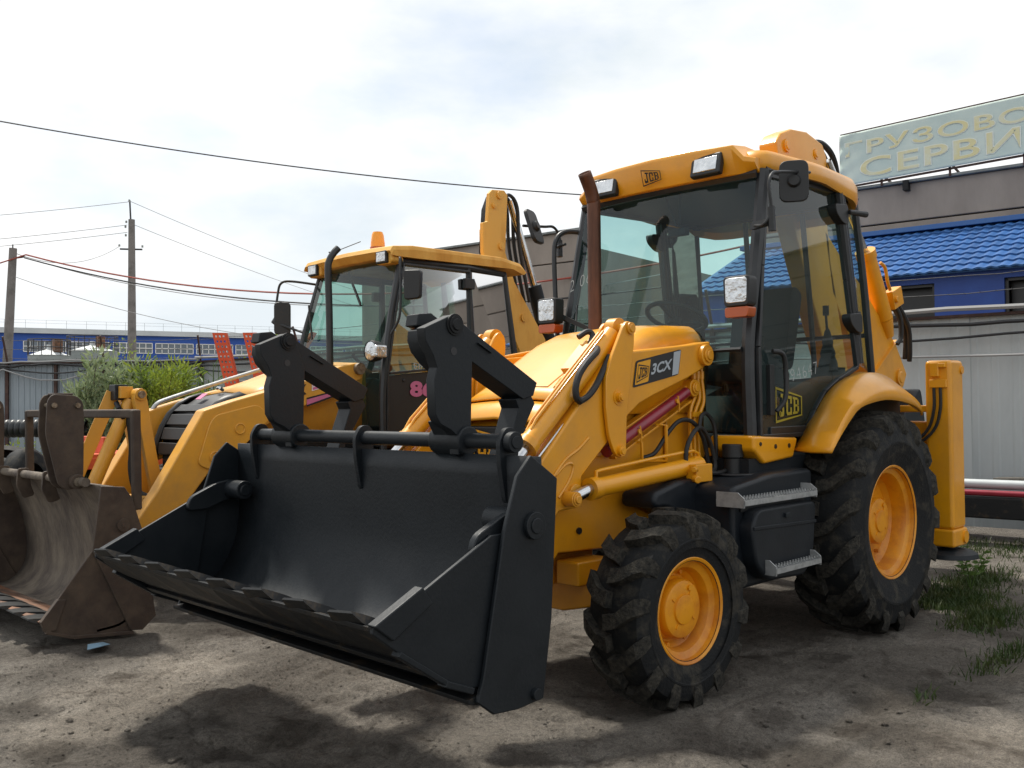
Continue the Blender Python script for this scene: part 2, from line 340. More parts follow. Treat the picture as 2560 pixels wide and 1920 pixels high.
# ================================================================== wheels
def make_tyre(R, hw, rim, lug, nl, twist, hwid, aggressive=1.0):
    b = MB(); Rc = R-lug; yf = hw*0.80
    prof = []
    for y, r in [(-0.78, rim-.012), (-0.86, rim+.03), (-0.97, rim+.30*(Rc-rim)), (-.995, rim+.46*(Rc-rim)), (-1.012, rim+.48*(Rc-rim)), (-1.012, rim+.52*(Rc-rim)), (-.995, rim+.54*(Rc-rim)), (-.965, rim+.74*(Rc-rim)), (-.88, rim+.90*(Rc-rim)), (-.72, Rc-.012), (-.4, Rc-.002), (0, Rc), (.4, Rc-.002), (.72, Rc-.012), (.88, rim+.90*(Rc-rim)), (.965, rim+.74*(Rc-rim)), (.995, rim+.54*(Rc-rim)), (1.012, rim+.52*(Rc-rim)), (1.012, rim+.48*(Rc-rim)), (.995, rim+.46*(Rc-rim)), (.97, rim+.30*(Rc-rim)), (.925, rim+.075), (.91, rim+.065), (.86, rim+.03), (.78, rim-.012)]:
        prof.append((r, y*hw))
    b.lathe(prof, (0, 0, 0), n=64)
    st = [(-.04, R, 0.0, 1.05), (.30, R-.002, .10, .95), (.44, R-.004, .22, 1.0), (.74, R-.012, .62, 1.1), (.93, R-.028, .86, 1.2), (1.015, R-.075, .96, 1.2), (1.03, R-.125, 1.00, 1.0)]
    ba = [Rc-.03, Rc-.03, Rc-.03, Rc-.04, Rc-.07, R-.125-lug*.6, R-.16-lug*.6]
    for sgn in (1, -1):
        for k in range(nl):
            a0 = 2*PI*(k+(0.5 if sgn < 0 else 0))/nl+random.uniform(-.01, .01); vs = []
            for (yy, rt, tw, wd), rb in zip(st, ba):
                a = a0+twist*tw; h1 = hwid*wd; h0 = h1*1.22
                yv = sgn*yy*hw
                yb = yv if yy < .95 else sgn*(yy*hw-.03)
                for aa, rr, y3 in ((a-h0, rb, yb), (a-h1, rt, yv), (a+h1, rt, yv), (a+h0, rb, yb)):
                    vs.append((rr*math.cos(aa), y3, rr*math.sin(aa)))
            fs = []
            for i in range(len(st)-1):
                for q in range(3): fs.append((i*4+q, i*4+q+1, i*4+q+5, i*4+q+4))
            n4 = (len(st)-1)*4
            fs += [(0, 1, 2, 3), (n4+3, n4+2, n4+1, n4)]
            b.add(vs, fs)
    return b
def make_rim(rr, yf, depth, hub_r, hub_y):
    """outer side is +Y; yf is the outer flange plane"""
    b = MB()
    b.lathe([(rr-.010, yf-.03), (rr+.012, yf-.012), (rr+.014, yf), (rr+.004, yf+.006), (rr-.008, yf), (rr-.014, yf-.03), (rr-.045, yf-.045), (rr-.055, yf-.07), (rr-.060, yf-depth*.8), (rr-.085, yf-depth), (hub_r+.06, yf-depth-.01), (hub_r+.02, yf-depth), (0.01, yf-depth)], (0, 0, 0), n=56)
    b.lathe([(rr-.01, yf-.03), (rr-.03, yf-.10), (rr-.03, -yf+.05), (rr+.012, -yf)], (0, 0, 0), n=40)
    return b
def make_hub(hub_r, y0, y1):
    b = MB()
    b.lathe([(hub_r+.012, y0), (hub_r+.010, y0+.03), (hub_r, y0+.04), (hub_r, y1-.018), (hub_r-.008, y1-.004), (hub_r-.02, y1), (.075, y1), (.071, y1+.010), (.062, y1+.012), (0.002, y1+.012)], (0, 0, 0), n=44)
    return b
def wheel(parent, name, R, hw, rim, lug, nl, twist, hwid, x, y, z, side, hub_r, depth, hub_in, steer=0.0, tyre_mat='rubber', rim_mat='yellow_rim', cache={}):
    e = empty(name, (x, y, z)); e.parent = parent
    e.rotation_euler = (0, 0, steer+(0 if side > 0 else PI))
    yf = hw*.80
    key = (R, hw, rim, tyre_mat)
    if key not in cache:
        cache[key] = (make_tyre(R, hw, rim, lug, nl, twist, hwid).mesh('tyre'), make_rim(rim, yf, depth, hub_r, 0).mesh('rim'), make_hub(hub_r, yf-depth-.02, yf-hub_in).mesh('hub'))
    t, r, h = cache[key]
    if not t.materials:
        t.materials.append(M[tyre_mat]); t.materials.append(M['rubber_dusty'])
        nl_ = 2*nl*20; tot = len(t.polygons)
        for p in t.polygons[tot-nl_:]: p.material_index = 1
    o = link('tyre', t, tyre_mat, e, ang=28)
    ro = link('rim', r, rim_mat, e, ang=30)
    h_ = link('hub', h, rim_mat, e, ang=30)
    b = MB()
    for k in range(8):
        a = 2*PI*k/8+.3; rr = rim-.115 if hub_r < rim-.14 else hub_r+.035
        b.cyl((rr*math.cos(a), yf-depth-.01, rr*math.sin(a)), (rr*math.cos(a), yf-depth+.022, rr*math.sin(a)), .013, n=6)
    b.cyl((.11*math.cos(2), yf-hub_in-.002, .11*math.sin(2)), (.11*math.cos(2), yf-hub_in+.01, .11*math.sin(2)), .014, n=8)
    for k in range(4):
        a = .6+k*PI/2
        b.beam((.08*math.cos(a), yf-hub_in+.002, .08*math.sin(a)), (.105*math.cos(a), yf-hub_in+.002, .105*math.sin(a)), .006, .006)
    b.build('wheel_nuts', rim_mat, e)
    return e

# ================================================================== backhoe loader in front
JCB = empty('backhoe_loader')
tag(JCB, 'clean orange-yellow backhoe loader with a raised charcoal bucket and a black 3CX plate', 'backhoe loader')
for s in (1, -1):
    wheel(JCB, 'front_wheel', .490, .162, .250, .048, 14, .22, .072, 2.17, s*.880, .470, s, .145, .12, .045, steer=-.0446)
    wheel(JCB, 'rear_wheel', .722, .225, .358, .052, 17, .28, .054, 0, s*.895, .700, s, .150, .17, .085)

# ---- chassis, axle
b = MB().prism([(2.50, .98), (2.53, .64), (2.45, .715), (2.10, .70), (1.90, .68), (1.15, .62), (-1.1, .62), (-1.1, .95), (1.15, 1.0), (1.15, 1.80), (1.70, 1.79), (2.10, 1.62), (2.38, 1.43), (2.47, 1.30)], -.40, .40)
b.build('chassis', 'yellow', JCB, bevel=.012)
b = MB(); b.beam((1.62, .404, 1.035), (2.5, .404, .965), .006, .012); b.cyl((2.30, .40, .815), (2.30, .412, .815), .018, n=8)
b.build('chassis_seam', 'decal_black', JCB)
b = MB().prism([(-.70, .62), (-.62, .46), (-.28, .38), (.28, .38), (.62, .46), (.70, .62), (.30, .56), (-.30, .56)], 2.05, 2.30, 'X')
b.box((2.17, 0, .60), (.34, .5, .16)); b.box((2.24, .38, .60), (.26, .16, .13))
b.build('front_axle', 'yellow', JCB, bevel=.015)
b = MB(); b.cyl((0, -.75, .70), (0, .75, .70), .14); b.box((0, 0, .70), (.4, .45, .36)); b.build('rear_axle', 'charcoal', JCB, bevel=.02)
for s in (1, -1): MB().prism([(1.16, 1.10), (1.16, 1.83), (1.24, 1.85), (1.40, 1.78), (1.55, 1.45), (1.55, 1.0)], s*.405, s*.425).build('loader_tower', 'yellow', JCB, bevel=.006)

# ---- bonnet: lofted sections
secs = [(1.12, .38, 1.88), (1.14, .41, 1.925), (1.20, .425, 1.945), (1.45, .43, 1.935), (1.62, .43, 1.91), (1.80, .43, 1.84), (2.05, .43, 1.70), (2.30, .42, 1.555), (2.40, .415, 1.50)]
def bonnet_row(x, hw_, zt, zb=1.42, rc=.11):
    pts = [(x, hw_+.01, zb), (x, hw_+.005, zt-rc)]
    for k in range(1, 6):
        a = k/5*PI/2; pts.append((x, hw_-rc+rc*math.cos(a), zt-rc+rc*math.sin(a)*.98))
    for t in (.7, .35, 0): pts.append((x, (hw_-rc)*t, zt+.015*(1-t)))
    return pts+[(p[0], -p[1], p[2]) for p in pts[-2::-1]]
MB().grid([bonnet_row(*q) for q in secs]).build('bonnet', 'yellow', JCB, ang=50, thick=.012)
MB().grid([bonnet_row(x, h_, z, .95, rc) for x, h_, z, rc in [(2.395, .41, 1.485, .11), (2.44, .408, 1.47, .11), (2.485, .40, 1.435, .12), (2.510, .39, 1.40, .12), (2.516, .388, 1.385, .12)]]).build('nose_panel', 'yellow', JCB, ang=50, thick=.01)
b = MB().box((2.47, 0, 1.15), (.07, .76, .42))
g = b.build('grille', 'black_plastic', JCB, bevel=.01)
b = MB()
for k in range(11): b.box((2.510, 0, .98+k*.034), (.012, .74, .012))
b.build('grille_slats', 'black_frame', g)
flat('grille_badge', badge_polys(), (2.522, -.24, 1.16), (0, .30, 0), (0, 0, .20), 'decal_yellow', g)
MB().tube([(1.55, .04, 1.957), (1.55, .04, 1.968), (1.45, .06, 1.968), (1.45, .06, 1.957)], .004, 6).build('bonnet_catch', 'chrome', JCB)
# raised centre rib on the bonnet
MB().grid([[(x, y, z+.017+dz) for y, dz in ((.20, -.012), (.19, .002), (.10, .004), (0, .005))] for x, z in ((1.62, 1.91), (1.80, 1.84), (2.05, 1.70), (2.30, 1.555))]).build('bonnet_rib', 'yellow', JCB)

# ---- exhaust stack
e = MB(); e.tube(spline([(1.335, -.28, 1.86), (1.335, -.28, 2.3), (1.335, -.28, 2.74), (1.342, -.28, 2.80), (1.365, -.28, 2.865), (1.425, -.28, 2.965)], 6), .042, 16, cap=False)
ex = e.build('exhaust_pipe', 'exhaust_rust', JCB, thick=.004)
MB().cyl((1.335, -.28, 1.80), (1.335, -.28, 1.90), .055).build('exhaust_clamp', 'exhaust_rust', ex)

# ---- loader arms
ARM = [(1.26, 1.84), (1.275, 1.77), (1.33, 1.68), (1.49, 1.62), (1.82, 1.52), (1.95, 1.475), (2.04, 1.42), (2.22, 1.28), (2.43, 1.11), (2.44, .96), (2.60, .95), (3.16, .50), (3.30, .56), (3.27, .66), (2.73, 1.20), (2.22, 1.695), (2.16, 1.755), (1.99, 1.76), (1.49, 1.81)]
LEV = [(2.12, 1.885), (2.085, 1.915), (2.05, 1.905), (2.03, 1.87), (2.03, 1.80), (2.05, 1.70), (2.08, 1.53), (2.10, 1.42), (2.11, 1.22), (2.135, 1.195), (2.17, 1.195), (2.205, 1.22), (2.25, 1.31), (2.272, 1.45), (2.27, 1.61), (2.225, 1.71)]
def pin(mb, x, z, y, r, l, sg=1, n=18):
    mb.cyl((x, y, z), (x, y+sg*l, z), r, n=n); mb.cyl((x, y+sg*l, z), (x, y+sg*(l+.008), z), r*.72, r*.62, n=n)
for s in (1, -1):
    b = MB().prism(ARM, s*.43, s*.545); arm = b.build('loader_arm', 'yellow', JCB, bevel=.012)
    if s > 0:
        b = MB()   # pressed swage on the arm's outer face
        b.tube(spline([(2.38, .545, 1.305), (2.46, .545, 1.25), (2.56, .545, 1.20), (2.66, .545, 1.11)], 5), .009, 6)
        b.tube(spline([(2.63, .545, 1.13), (2.55, .545, 1.18), (2.50, .545, 1.17), (2.53, .545, 1.10), (2.61, .545, 1.02)], 5), .008, 6)
        b.build('swage', 'yellow', arm)
    MB().prism(rounded(LEV, .03, 3), s*.402, s*.424).build('tilt_lever', 'yellow', JCB, bevel=.005); lv = MB().prism(rounded(LEV, .03, 3), s*.552, s*.574).build('tilt_lever', 'yellow', JCB, bevel=.005)
    yo = s*.574
    b = MB(); pin(b, 2.065, 1.875, yo, .032, .012, s); b.cyl((2.065, s*.41, 1.875), (2.065, yo, 1.875), .03); b.build('pin', 'yellow', lv)
    b = MB(); pin(b, 2.17, 1.51, yo, .026, .024, s); b.cyl((2.17, yo, 1.51), (2.17, yo+s*.004, 1.51), .042); b.build('pin', 'yellow', lv)
    b = MB(); pin(b, 2.16, 1.232, yo, .028, .018, s); b.build('pin', 'yellow', lv)
    b = MB(); b.cyl((1.335, s*.545, 1.755), (1.335, s*.575, 1.755), .062); pin(b, 1.335, 1.755, s*.575, .042, .012, s); b.build('pivot_pin', 'yellow', arm, bevel=.003); b = MB()
    b.cyl((2.55, s*.545, 1.01), (2.55, s*.615, 1.01), .038); pin(b, 2.55, 1.01, s*.615, .030, .006, s); b.cyl((2.49, s*.545, 1.03), (2.49, s*.56, 1.03), .05)
    b.build('pivot_pin', 'yellow', arm, bevel=.003)
    # tilt ram lying on the arm
    y = s*.475
    rm = MB(); rm.cyl((2.10, y, 1.845), (2.755, y, 1.275), .052, n=24); rm.cyl((2.735, y, 1.292), (2.765, y, 1.266), .060, n=24)
    rm.cyl((2.065, y-.03, 1.875), (2.065, y+.03, 1.875), .06); tr = rm.build('tilt_ram', 'yellow', JCB, ang=40)
    MB().cyl((2.75, y, 1.279), (3.18, y, .905), .027).build('ram_rod', 'chrome', tr)
    MB().cyl((2.24, y+s*.045, 1.63), (2.86, y+s*.045, 1.105), .007).build('level_rod', 'chrome', JCB)
    b = MB()
    for dy, dz in ((-.02, .062), (.01, .068)): b.tube([(2.18, y+dy*s, 1.79+dz), (2.40, y+dy*s, 1.60+dz), (2.70, y+dy*s, 1.335+dz), (2.735, y+dy*s, 1.30+dz*.8)], .008, 6)
    b.build('ram_pipe', 'yellow', tr)
    # lift ram on the outside
    y = s*.585
    rm = MB(); rm.cyl((1.46, y, 1.125), (2.40, y, 1.052), .049, n=24); rm.cyl((2.37, y, 1.054), (2.425, y, 1.050), .057, n=24); rm.cyl((1.50, y-.04*s, 1.12), (1.50, y+.02, 1.12), .055)
    lr = rm.build('lift_ram', 'yellow', JCB, ang=40)
    MB().cyl((2.42, y, 1.050), (2.55, y, 1.015), .031).build('ram_rod', 'chrome', lr)
    b = MB(); b.tube([(2.37, y, 1.10), (2.37, y, 1.135), (2.34, y, 1.14), (1.85, y, 1.182), (1.60, y, 1.20), (1.52, y, 1.205), (1.47, y, 1.19), (1.45, y, 1.15)], .010, 8)
    b.build('ram_pipe', 'yellow', lr)
    b = MB(); b.box((1.545, y+s*.06, 1.085), (.16, .07, .10)); b.cyl((1.64, y+s*.09, 1.06), (1.66, y+s*.13, 1.055), .022, n=8); b.cyl((1.62, y+s*.09, 1.11), (1.66, y+s*.10, 1.11), .018, n=8)
    b.build('valve_block', 'yellow', lr, bevel=.006)
# the far ram's hardware is shared; the near side carries the strut, pipes and hoses
b = MB(); b.beam((1.335, .452, 1.60), (2.10, .452, 1.29), .05, .022); b.beam((1.31, .452, 1.51), (2.08, .452, 1.185), .05, .014); b.beam((1.32, .435, 1.555), (2.09, .435, 1.24), .012, .10)
b.cyl((1.36, .44, 1.565), (1.36, .50, 1.565), .052); pin(b, 1.36, 1.565, .50, .036, .012)
st = b.build('strut_channel', 'yellow', JCB, bevel=.004)
MB().cyl((1.44, .49, 1.54), (2.18, .49, 1.222), .031, n=20).build('safety_strut', 'red_paint', JCB)
for x, z in ((1.575, 1.488), (1.93, 1.325)): MB().cyl((x, .505, z), (x, .53, z), .014, n=8).tube([(x, .527, z+.03), (x-.01, .53, z-.02), (x-.012, .525, z-.06)], .005, 6).build('strut_clip', 'yellow', st)
b = MB(); b.tube([(1.70, .46, 1.355), (1.655, .50, 1.352), (1.655, .50, 1.15), (1.88, .50, 1.165), (1.88, .50, 1.262), (1.89, .46, 1.268)], .0105, 6)
b.build('hand_loop', 'yellow', JCB)
b = MB()
for i, (x, y) in enumerate(((1.335, .47), (1.30, .475), (1.265, .48))):
    b.tube(spline([(x, y, 1.80), (x, y, 1.64), (x-.005, y+.01, 1.53-.02*i), (x+.05, y+.01, 1.42-.02*i), (x+.05, y+.01, 1.20), (x+.04, y+.02, 1.08)], 5), .011, 8)
    b.cyl((x, y, 1.62), (x, y, 1.665), .016, n=8)
b.box((1.345, .485, 1.41), (.09, .04, .03))
b.build('steel_pipe', 'yellow', JCB)
for pts, r in (([(1.61, .60, 1.12), (1.60, .60, 1.22), (1.53, .60, 1.31), (1.42, .58, 1.33), (1.33, .58, 1.24), (1.30, .59, 1.11), (1.36, .60, 1.07)], .013),
               ([(1.80, .44, 1.17), (1.72, .47, 1.20), (1.62, .49, 1.31), (1.52, .50, 1.375), (1.42, .52, 1.365), (1.33, .53, 1.27), (1.30, .55, 1.10)], .013),
               ([(1.40, .55, 1.33), (1.36, .54, 1.40), (1.30, .54, 1.41), (1.24, .55, 1.33), (1.24, .56, 1.14)], .012),
               ([(1.50, .64, 1.09), (1.40, .65, 1.075), (1.28, .64, 1.08), (1.18, .60, 1.10)], .012)):
    MB().tube(spline(pts, 6), r, 8).build('hydraulic_hose', 'rubber_hose', JCB)
b = MB(); b.tube(spline([(2.25, .50, 1.765), (2.29, .53, 1.745), (2.36, .55, 1.71), (2.42, .56, 1.67), (2.465, .56, 1.62), (2.49, .56, 1.56), (2.485, .56, 1.51), (2.45, .555, 1.487)], 6), .0175, 10); b.tube(spline([(2.46, .555, 1.487), (2.40, .562, 1.515), (2.34, .562, 1.565), (2.27, .548, 1.635), (2.19, .535, 1.725)], 5), .017, 8)
b.build('hydraulic_hose', 'rubber_hose', JCB)
MB().tube(spline([(2.26, .38, 1.83), (2.21, .40, 1.86), (2.19, .42, 1.84), (2.24, .44, 1.77), (2.22, .46, 1.72)], 5), .016, 8).build('hydraulic_hose', 'rubber_hose', JCB)
b = MB(); Rb = Matrix.Rotation(math.radians(41), 3, 'Y'); b.box((2.31, .42, 1.70), (.20, .07, .07), Rb)
for x, z in ((2.22, 1.80), (2.19, 1.775), (2.42, 1.60)): b.cyl((x, .41, z), (x+.05, .41, z-.045), .018, n=8)
b.tube(spline([(2.42, .43, 1.62), (2.46, .43, 1.585), (2.455, .43, 1.55), (2.40, .44, 1.60), (2.33, .45, 1.66)], 5), .013, 8)
b.tube([(2.16, .40, 1.84), (2.28, .40, 1.74)], .010, 6); b.tube([(2.15, .43, 1.835), (2.27, .43, 1.735)], .010, 6)
b.build('valve_block', 'yellow', JCB, bevel=.005)
# crossing pipe behind the bonnet on the far arm
b = MB(); b.tube([(1.22, -.47, 1.83), (1.75, -.47, 1.80), (2.15, -.47, 1.735)], .016, 8); b.build('steel_pipe', 'yellow', JCB)

# ---- name plate on the near arm
O = Vector((1.985, .546, 1.705)); U = Vector((-.420, 0, .078)); V = Vector((-.030, 0, .145)); O = O-V
flat('name_plate', [rounded([(0, 0), (1, 0), (1, 1), (0, 1)], .06, 3)], O, U, V, 'decal_black', JCB, lift=.002)
flat('name_plate_badge_field', [rounded(R_(.03, .08, .315, .92), .04, 3)], O, U, V, 'decal_yellow', JCB, lift=.004)
flat('name_plate_badge', [[(.055+.235*x, .15+.70*y) for x, y in p] for p in badge_polys()], O, U, V, 'decal_black', JCB, lift=.006)
flat('name_plate_text', [[(.355+.44*x+.02*y, .30+.42*y) for x, y in p] for p in text_polys('3CX', .03)], O, U, V, 'decal_silver', JCB, lift=.004)
flat('name_plate_bar', [[(.845, .04), (.985, .04), (.985, .96), (.825, .96)]], O, U, V, 'decal_silver', JCB, lift=.004)

# ================================================================== cab
AP = [(.90, .70, 2.89), (1.03, .712, 2.29), (1.135, .72, 1.80), (1.14, .73, 1.28)]
BP = [(.0, .74, 2.92), (-.11, .755, 2.3), (-.20, .765, 1.74)]
CP = [(-.40, .665, 2.90), (-.48, .69, 2.3), (-.56, .70, 1.66)]
def ysurf(z): return .70+.06*max(0, min(1, (2.9-z)/1.2))
for s in (1, -1):
    m_ = lambda pts: [(x, s*y, z) for x, y, z in pts]
    b = MB(); b.tube(m_(spline(AP, 4)), .040, 8); b.build('front_pillar', 'black_frame', JCB)
    b = MB(); b.tube(m_(spline(BP, 4)), .030, 8); b.tube(m_([(p[0]-.05, p[1]-.005, p[2]) for p in BP]), .024, 8); b.build('door_pillar', 'black_frame', JCB)
    b = MB(); b.tube(m_(spline(CP, 4)), .026, 8); b.build('rear_pillar', 'black_frame', JCB)
    b = MB(); b.tube(m_([(.90, .70, 2.89), (.4, .73, 2.93), (0, .735, 2.93), (-.40, .665, 2.91)]), .035, 8); b.build('roof_rail', 'black_frame', JCB)
    # door
    dn = [(.885, 2.86), (1.01, 2.29), (1.105, 1.80), (1.105, 1.275), (.57, 1.275), (.44, 1.42), (.30, 1.54), (.12, 1.62), (-.17, 1.71), (-.09, 2.3), (.0, 2.895)]
    dl = [(x, s*(ysurf(z)+.012), z) for x, z in dn]
    b = MB(); b.add(dl, [tuple(range(len(dl)))]); me = b.mesh('glass', False)
    bm = bmesh.new(); bm.from_mesh(me); bmesh.ops.triangulate(bm, faces=bm.faces); bm.to_mesh(me); bm.free()
    dr = empty('door'); dr.parent = JCB
    link('door_glass', me, 'side_glass', dr, smooth=False)
    fr_ = MB()
    dd = dl+[dl[0]]
    for p, q in zip(dd[:-1], dd[1:]): fr_.beam(p, q, .028, .034, up=(0, 1, 0))
    fr_.beam((1.0, s*.775, 1.30), (.56, s*.775, 1.30), .02, .06, up=(0, 0, 1))
    fr_.build('door_frame', 'black_frame', dr, bevel=.006)
    for z, x in ((2.75, .02), (2.02, -.085)):
        b = MB()
        b.prism(rounded([(x+.10, z+.04), (x-.09, z+.06), (x-.09, z-.085), (x+.0, z-.075), (x+.085, z-.02)], .05, 4), s*(ysurf(z)+.01), s*(ysurf(z)+.075))
        b.cyl((x-.085, s*(ysurf(z)+.04), z-.09), (x-.085, s*(ysurf(z)+.04), z+.07), .022, n=10)
        if z > 2.5: b.cyl((-.06, s*.79, 2.755), (-.235, s*.83, 2.755), .016, .022, n=10)
        b.build('hinge', 'black_plastic', dr, bevel=.006)
    b = MB(); b.tube(m_(spline([(1.0, .80, 1.78), (.93, .83, 1.76), (.90, .83, 1.66), (.91, .83, 1.50), (.96, .80, 1.42)], 5)), .016, 8); b.box((1.0, s*.785, 1.55), (.05, .03, .30)); b.build('door_handle', 'black_plastic', dr, bevel=.004)
    # rear quarter glass
    q = [(-.02, .728, 2.88), (-.13, .745, 2.3), (-.22, .752, 1.74), (-.55, .69, 1.68), (-.47, .68, 2.3), (-.40, .66, 2.86)]
    b = MB(); b.add(m_([q[0], q[1], q[4], q[5]]), [(0, 1, 2, 3)]); b.add(m_([q[1], q[2], q[3], q[4]]), [(0, 1, 2, 3)]); b.build('quarter_glass', 'side_glass', JCB, smooth=False)
    # mirror
    if s > 0: arm_ = [(1.10, .74, 2.52), (1.18, .86, 2.50), (1.165, .90, 2.58), (1.185, .90, 2.72), (1.15, .90, 2.79), (1.05, .90, 2.82), (.70, .90, 2.875)]
    else: arm_ = [(1.10, .74, 2.60), (1.06, .86, 2.60), (1.0, .88, 2.62), (.99, .90, 2.70), (1.05, .90, 2.75), (1.15, .90, 2.74), (1.36, .90, 2.72)]
    b = MB(); b.tube(m_(spline(arm_, 5)), .010, 8)
    if s > 0: b.cyl((1.155, .90, 2.46), (1.165, .90, 2.60), .022, n=10); b.beam((1.10, .74, 2.515), (1.165, .90, 2.515), .03, .04)
    else:
        b.cyl((.995, -.89, 2.54), (.985, -.90, 2.66), .022, n=10)
        b.tube(m_(spline([(.93, .72, 2.70), (1.02, .80, 2.705), (1.09, .83, 2.65), (1.12, .83, 2.5), (1.13, .80, 2.0), (1.15, .76, 1.85)], 5)), .018, 8)
    ma = b.build('mirror_arm', 'black_frame', JCB)
    cx, cz = (.84, 2.80) if s > 0 else (1.30, 2.71)
    mr = MB(); pl = rounded([(-.085, -.125), (.085, -.125), (.085, .125), (-.085, .125)], .05, 4)
    Rz = Matrix.Rotation(math.radians(-60), 3, 'Z')
    if s < 0: Rz = Matrix.Rotation(math.radians(20), 3, 'Z') @ Matrix.Rotation(math.radians(18), 3, 'X')
    vs = [Rz @ Vector((x, t, z)) for t in (0.0, .028) for x, z in pl]; n_ = len(pl)
    c_ = Vector((cx, s*.87, cz)); vs = [v+c_ for v in vs]
    mr.add(vs, [tuple(range(n_)), tuple(range(2*n_-1, n_-1, -1))]+[((i+1) % n_, i, n_+i, n_+(i+1) % n_) for i in range(n_)])
    mir = mr.build('mirror', 'black_plastic', JCB, bevel=.006)
    b = MB(); d_ = Rz @ Vector((0, 1, 0)); b.cyl(c_+d_*.028, c_+d_*.05, .042, .03, n=16); b.build('mirror_boss', 'black_plastic', mir)
    # headlight with turn lamp
    hx, hy, hz = 1.30, .745, 2.115
    hl = MB(); Rh = Matrix.Rotation(0, 3, 'Z'); pl = rounded([(-.082, -.085), (.082, -.085), (.088, .09), (-.088, .09)], .025, 3)
    hl.prism([(s*hy+y, hz+z) for y, z in pl], hx-.09, hx, 'X'); ho = hl.build('headlight', 'black_plastic', JCB, bevel=.008)
    pl2 = rounded([(-.068, -.068), (.068, -.068), (.072, .075), (-.072, .075)], .02, 3)
    MB().prism([(s*hy+y, hz+.004+z) for y, z in pl2], hx-.01, hx+.004, 'X').build('lens', 'lamp_lens', ho, bevel=.003)
    MB().prism([(s*hy+y, hz-.118+z) for y, z in rounded([(-.078, -.03), (.07, -.03), (.08, .03), (-.08, .03)], .015, 2)], hx-.09, hx-.004, 'X').build('turn_lamp', 'orange_lens', ho, bevel=.004)
    MB().beam((hx-.07, s*hy, hz), (1.10, s*.72, 2.06), .03, .03).build('bracket', 'black_plastic', ho)
# windscreen
def ap(z):
    pts = AP
    for (x0, y0, z0), (x1, y1, z1) in zip(pts[:-1], pts[1:]):
        if z1 <= z <= z0: t = (z0-z)/(z0-z1); return x0+(x1-x0)*t, y0+(y1-y0)*t
    return pts[-1][0], pts[-1][1]
rows = []
for z in [2.87, 2.7, 2.5, 2.29, 2.1, 1.95, 1.80]:
    x, y = ap(z); rows.append([(x+.03+.045*(1-(k/6)**2), y*k/6, z) for k in range(-6, 7)])
MB().grid(rows).build('windscreen', 'cab_glass', JCB, ang=60)
rows = []
for z in [1.79, 1.6, 1.4, 1.30]:
    x, y = ap(z); rows.append([(x+.03+.03*(1-(k/6)**2), y*k/6, z) for k in range(-6, 7)])
MB().grid(rows).build('lower_windscreen', 'dark_glass', JCB, ang=60)
b = MB(); b.tube([(1.175, .70*k/6, 1.79) for k in range(-6, 7)], .014, 6); b.build('windscreen_trim', 'black_frame', JCB)
b = MB(); b.tube([(.95+.045*(1-(k/6)**2), .69*k/6, 2.865) for k in range(-6, 7)], .03, 6); b.build('windscreen_header', 'black_frame', JCB)
b = MB(); b.tube([(1.20, -.62, 1.92), (1.22, -.55, 1.96), (1.12, -.62, 2.16)], .008, 6); b.build('wiper', 'black_frame', JCB)
b = MB(); b.beam((1.255, -.22, 1.90), (1.235, -.62, 2.06), .012, .03); b.build('wiper_blade', 'rubber_hose', JCB)
# rear window frame and panes
b = MB()
for s in (1, -1): b.tube([(-.45, s*.24, 2.88), (-.52, s*.25, 2.3), (-.58, s*.26, 1.62)], .022, 6)
b.tube([(-.41, -.66, 2.90), (-.45, 0, 2.92), (-.41, .66, 2.90)], .028, 6); b.tube([(-.57, -.70, 1.66), (-.60, 0, 1.62), (-.57, .70, 1.66)], .03, 6); b.tube([(-.55, -.70, 1.95), (-.57, 0, 1.95), (-.55, .70, 1.95)], .018, 6)
b.build('rear_frame', 'black_frame', JCB)
MB().grid([[(-.41-.04*(1-abs(k)/3), .66*k/3, 2.88) for k in range(-3, 4)], [(-.50-.04*(1-abs(k)/3), .69*k/3, 2.3) for k in range(-3, 4)], [(-.56-.03*(1-abs(k)/3), .70*k/3, 1.66) for k in range(-3, 4)]]).build('rear_glass', 'side_glass', JCB, ang=60)
# roof
pl = rounded([(.955, -.735), (.955, .735), (.35, .80), (-.30, .76), (-.60, .50), (-.60, -.50), (-.30, -.76), (.35, -.80)], .10, 4)
cxr = .25
def lay(k, z, dr=0): return [(cxr+(x-cxr)*k, y*k, z-dr*max(0, min(1, (-.02-x)/.50))) for x, y in pl]
L_ = [lay(.93, 2.905, .06), lay(.985, 2.895, .10), lay(1.0, 2.92, .09), lay(.995, 2.975, .02), lay(.965, 3.015), lay(.90, 3.033), lay(.6, 3.045), lay(.05, 3.05)]
L_ = [r+[r[0]] for r in L_]
roof = MB().grid(L_).build('cab_roof', 'yellow', JCB, ang=50)
b = MB(); b.add(lay(.92, 2.902), [tuple(range(len(pl)))]); b.build('roof_lining', 'interior_grey', roof, smooth=False)
vis = []
for y, dx in ((-.70, -.06), (-.635, -.03), (-.575, -.005), (-.3, .03), (0, .04), (.3, .03), (.575, -.005), (.635, -.03), (.70, -.06)):
    k = .0 if abs(y) > .62 else 0
    zt = 3.045+.015*(1-(y/.6)**2) if abs(y) < .6 else (2.97 if abs(y) < .65 else 2.955)
    vis.append([(.85+dx, y, 2.875), (.975+dx, y, 2.862), (1.005+dx, y, 2.872), (1.055+dx, y, zt-.03), (1.045+dx, y, zt), (.90+dx, y, zt+.02), (.65, y, zt+.012)])
v_ = MB().grid(vis); n7 = 7
v_.add(vis[0], [tuple(range(7))]); v_.add(vis[-1], [tuple(range(6, -1, -1))])
v_.build('roof_visor', 'yellow', roof, ang=40, bevel=.006)
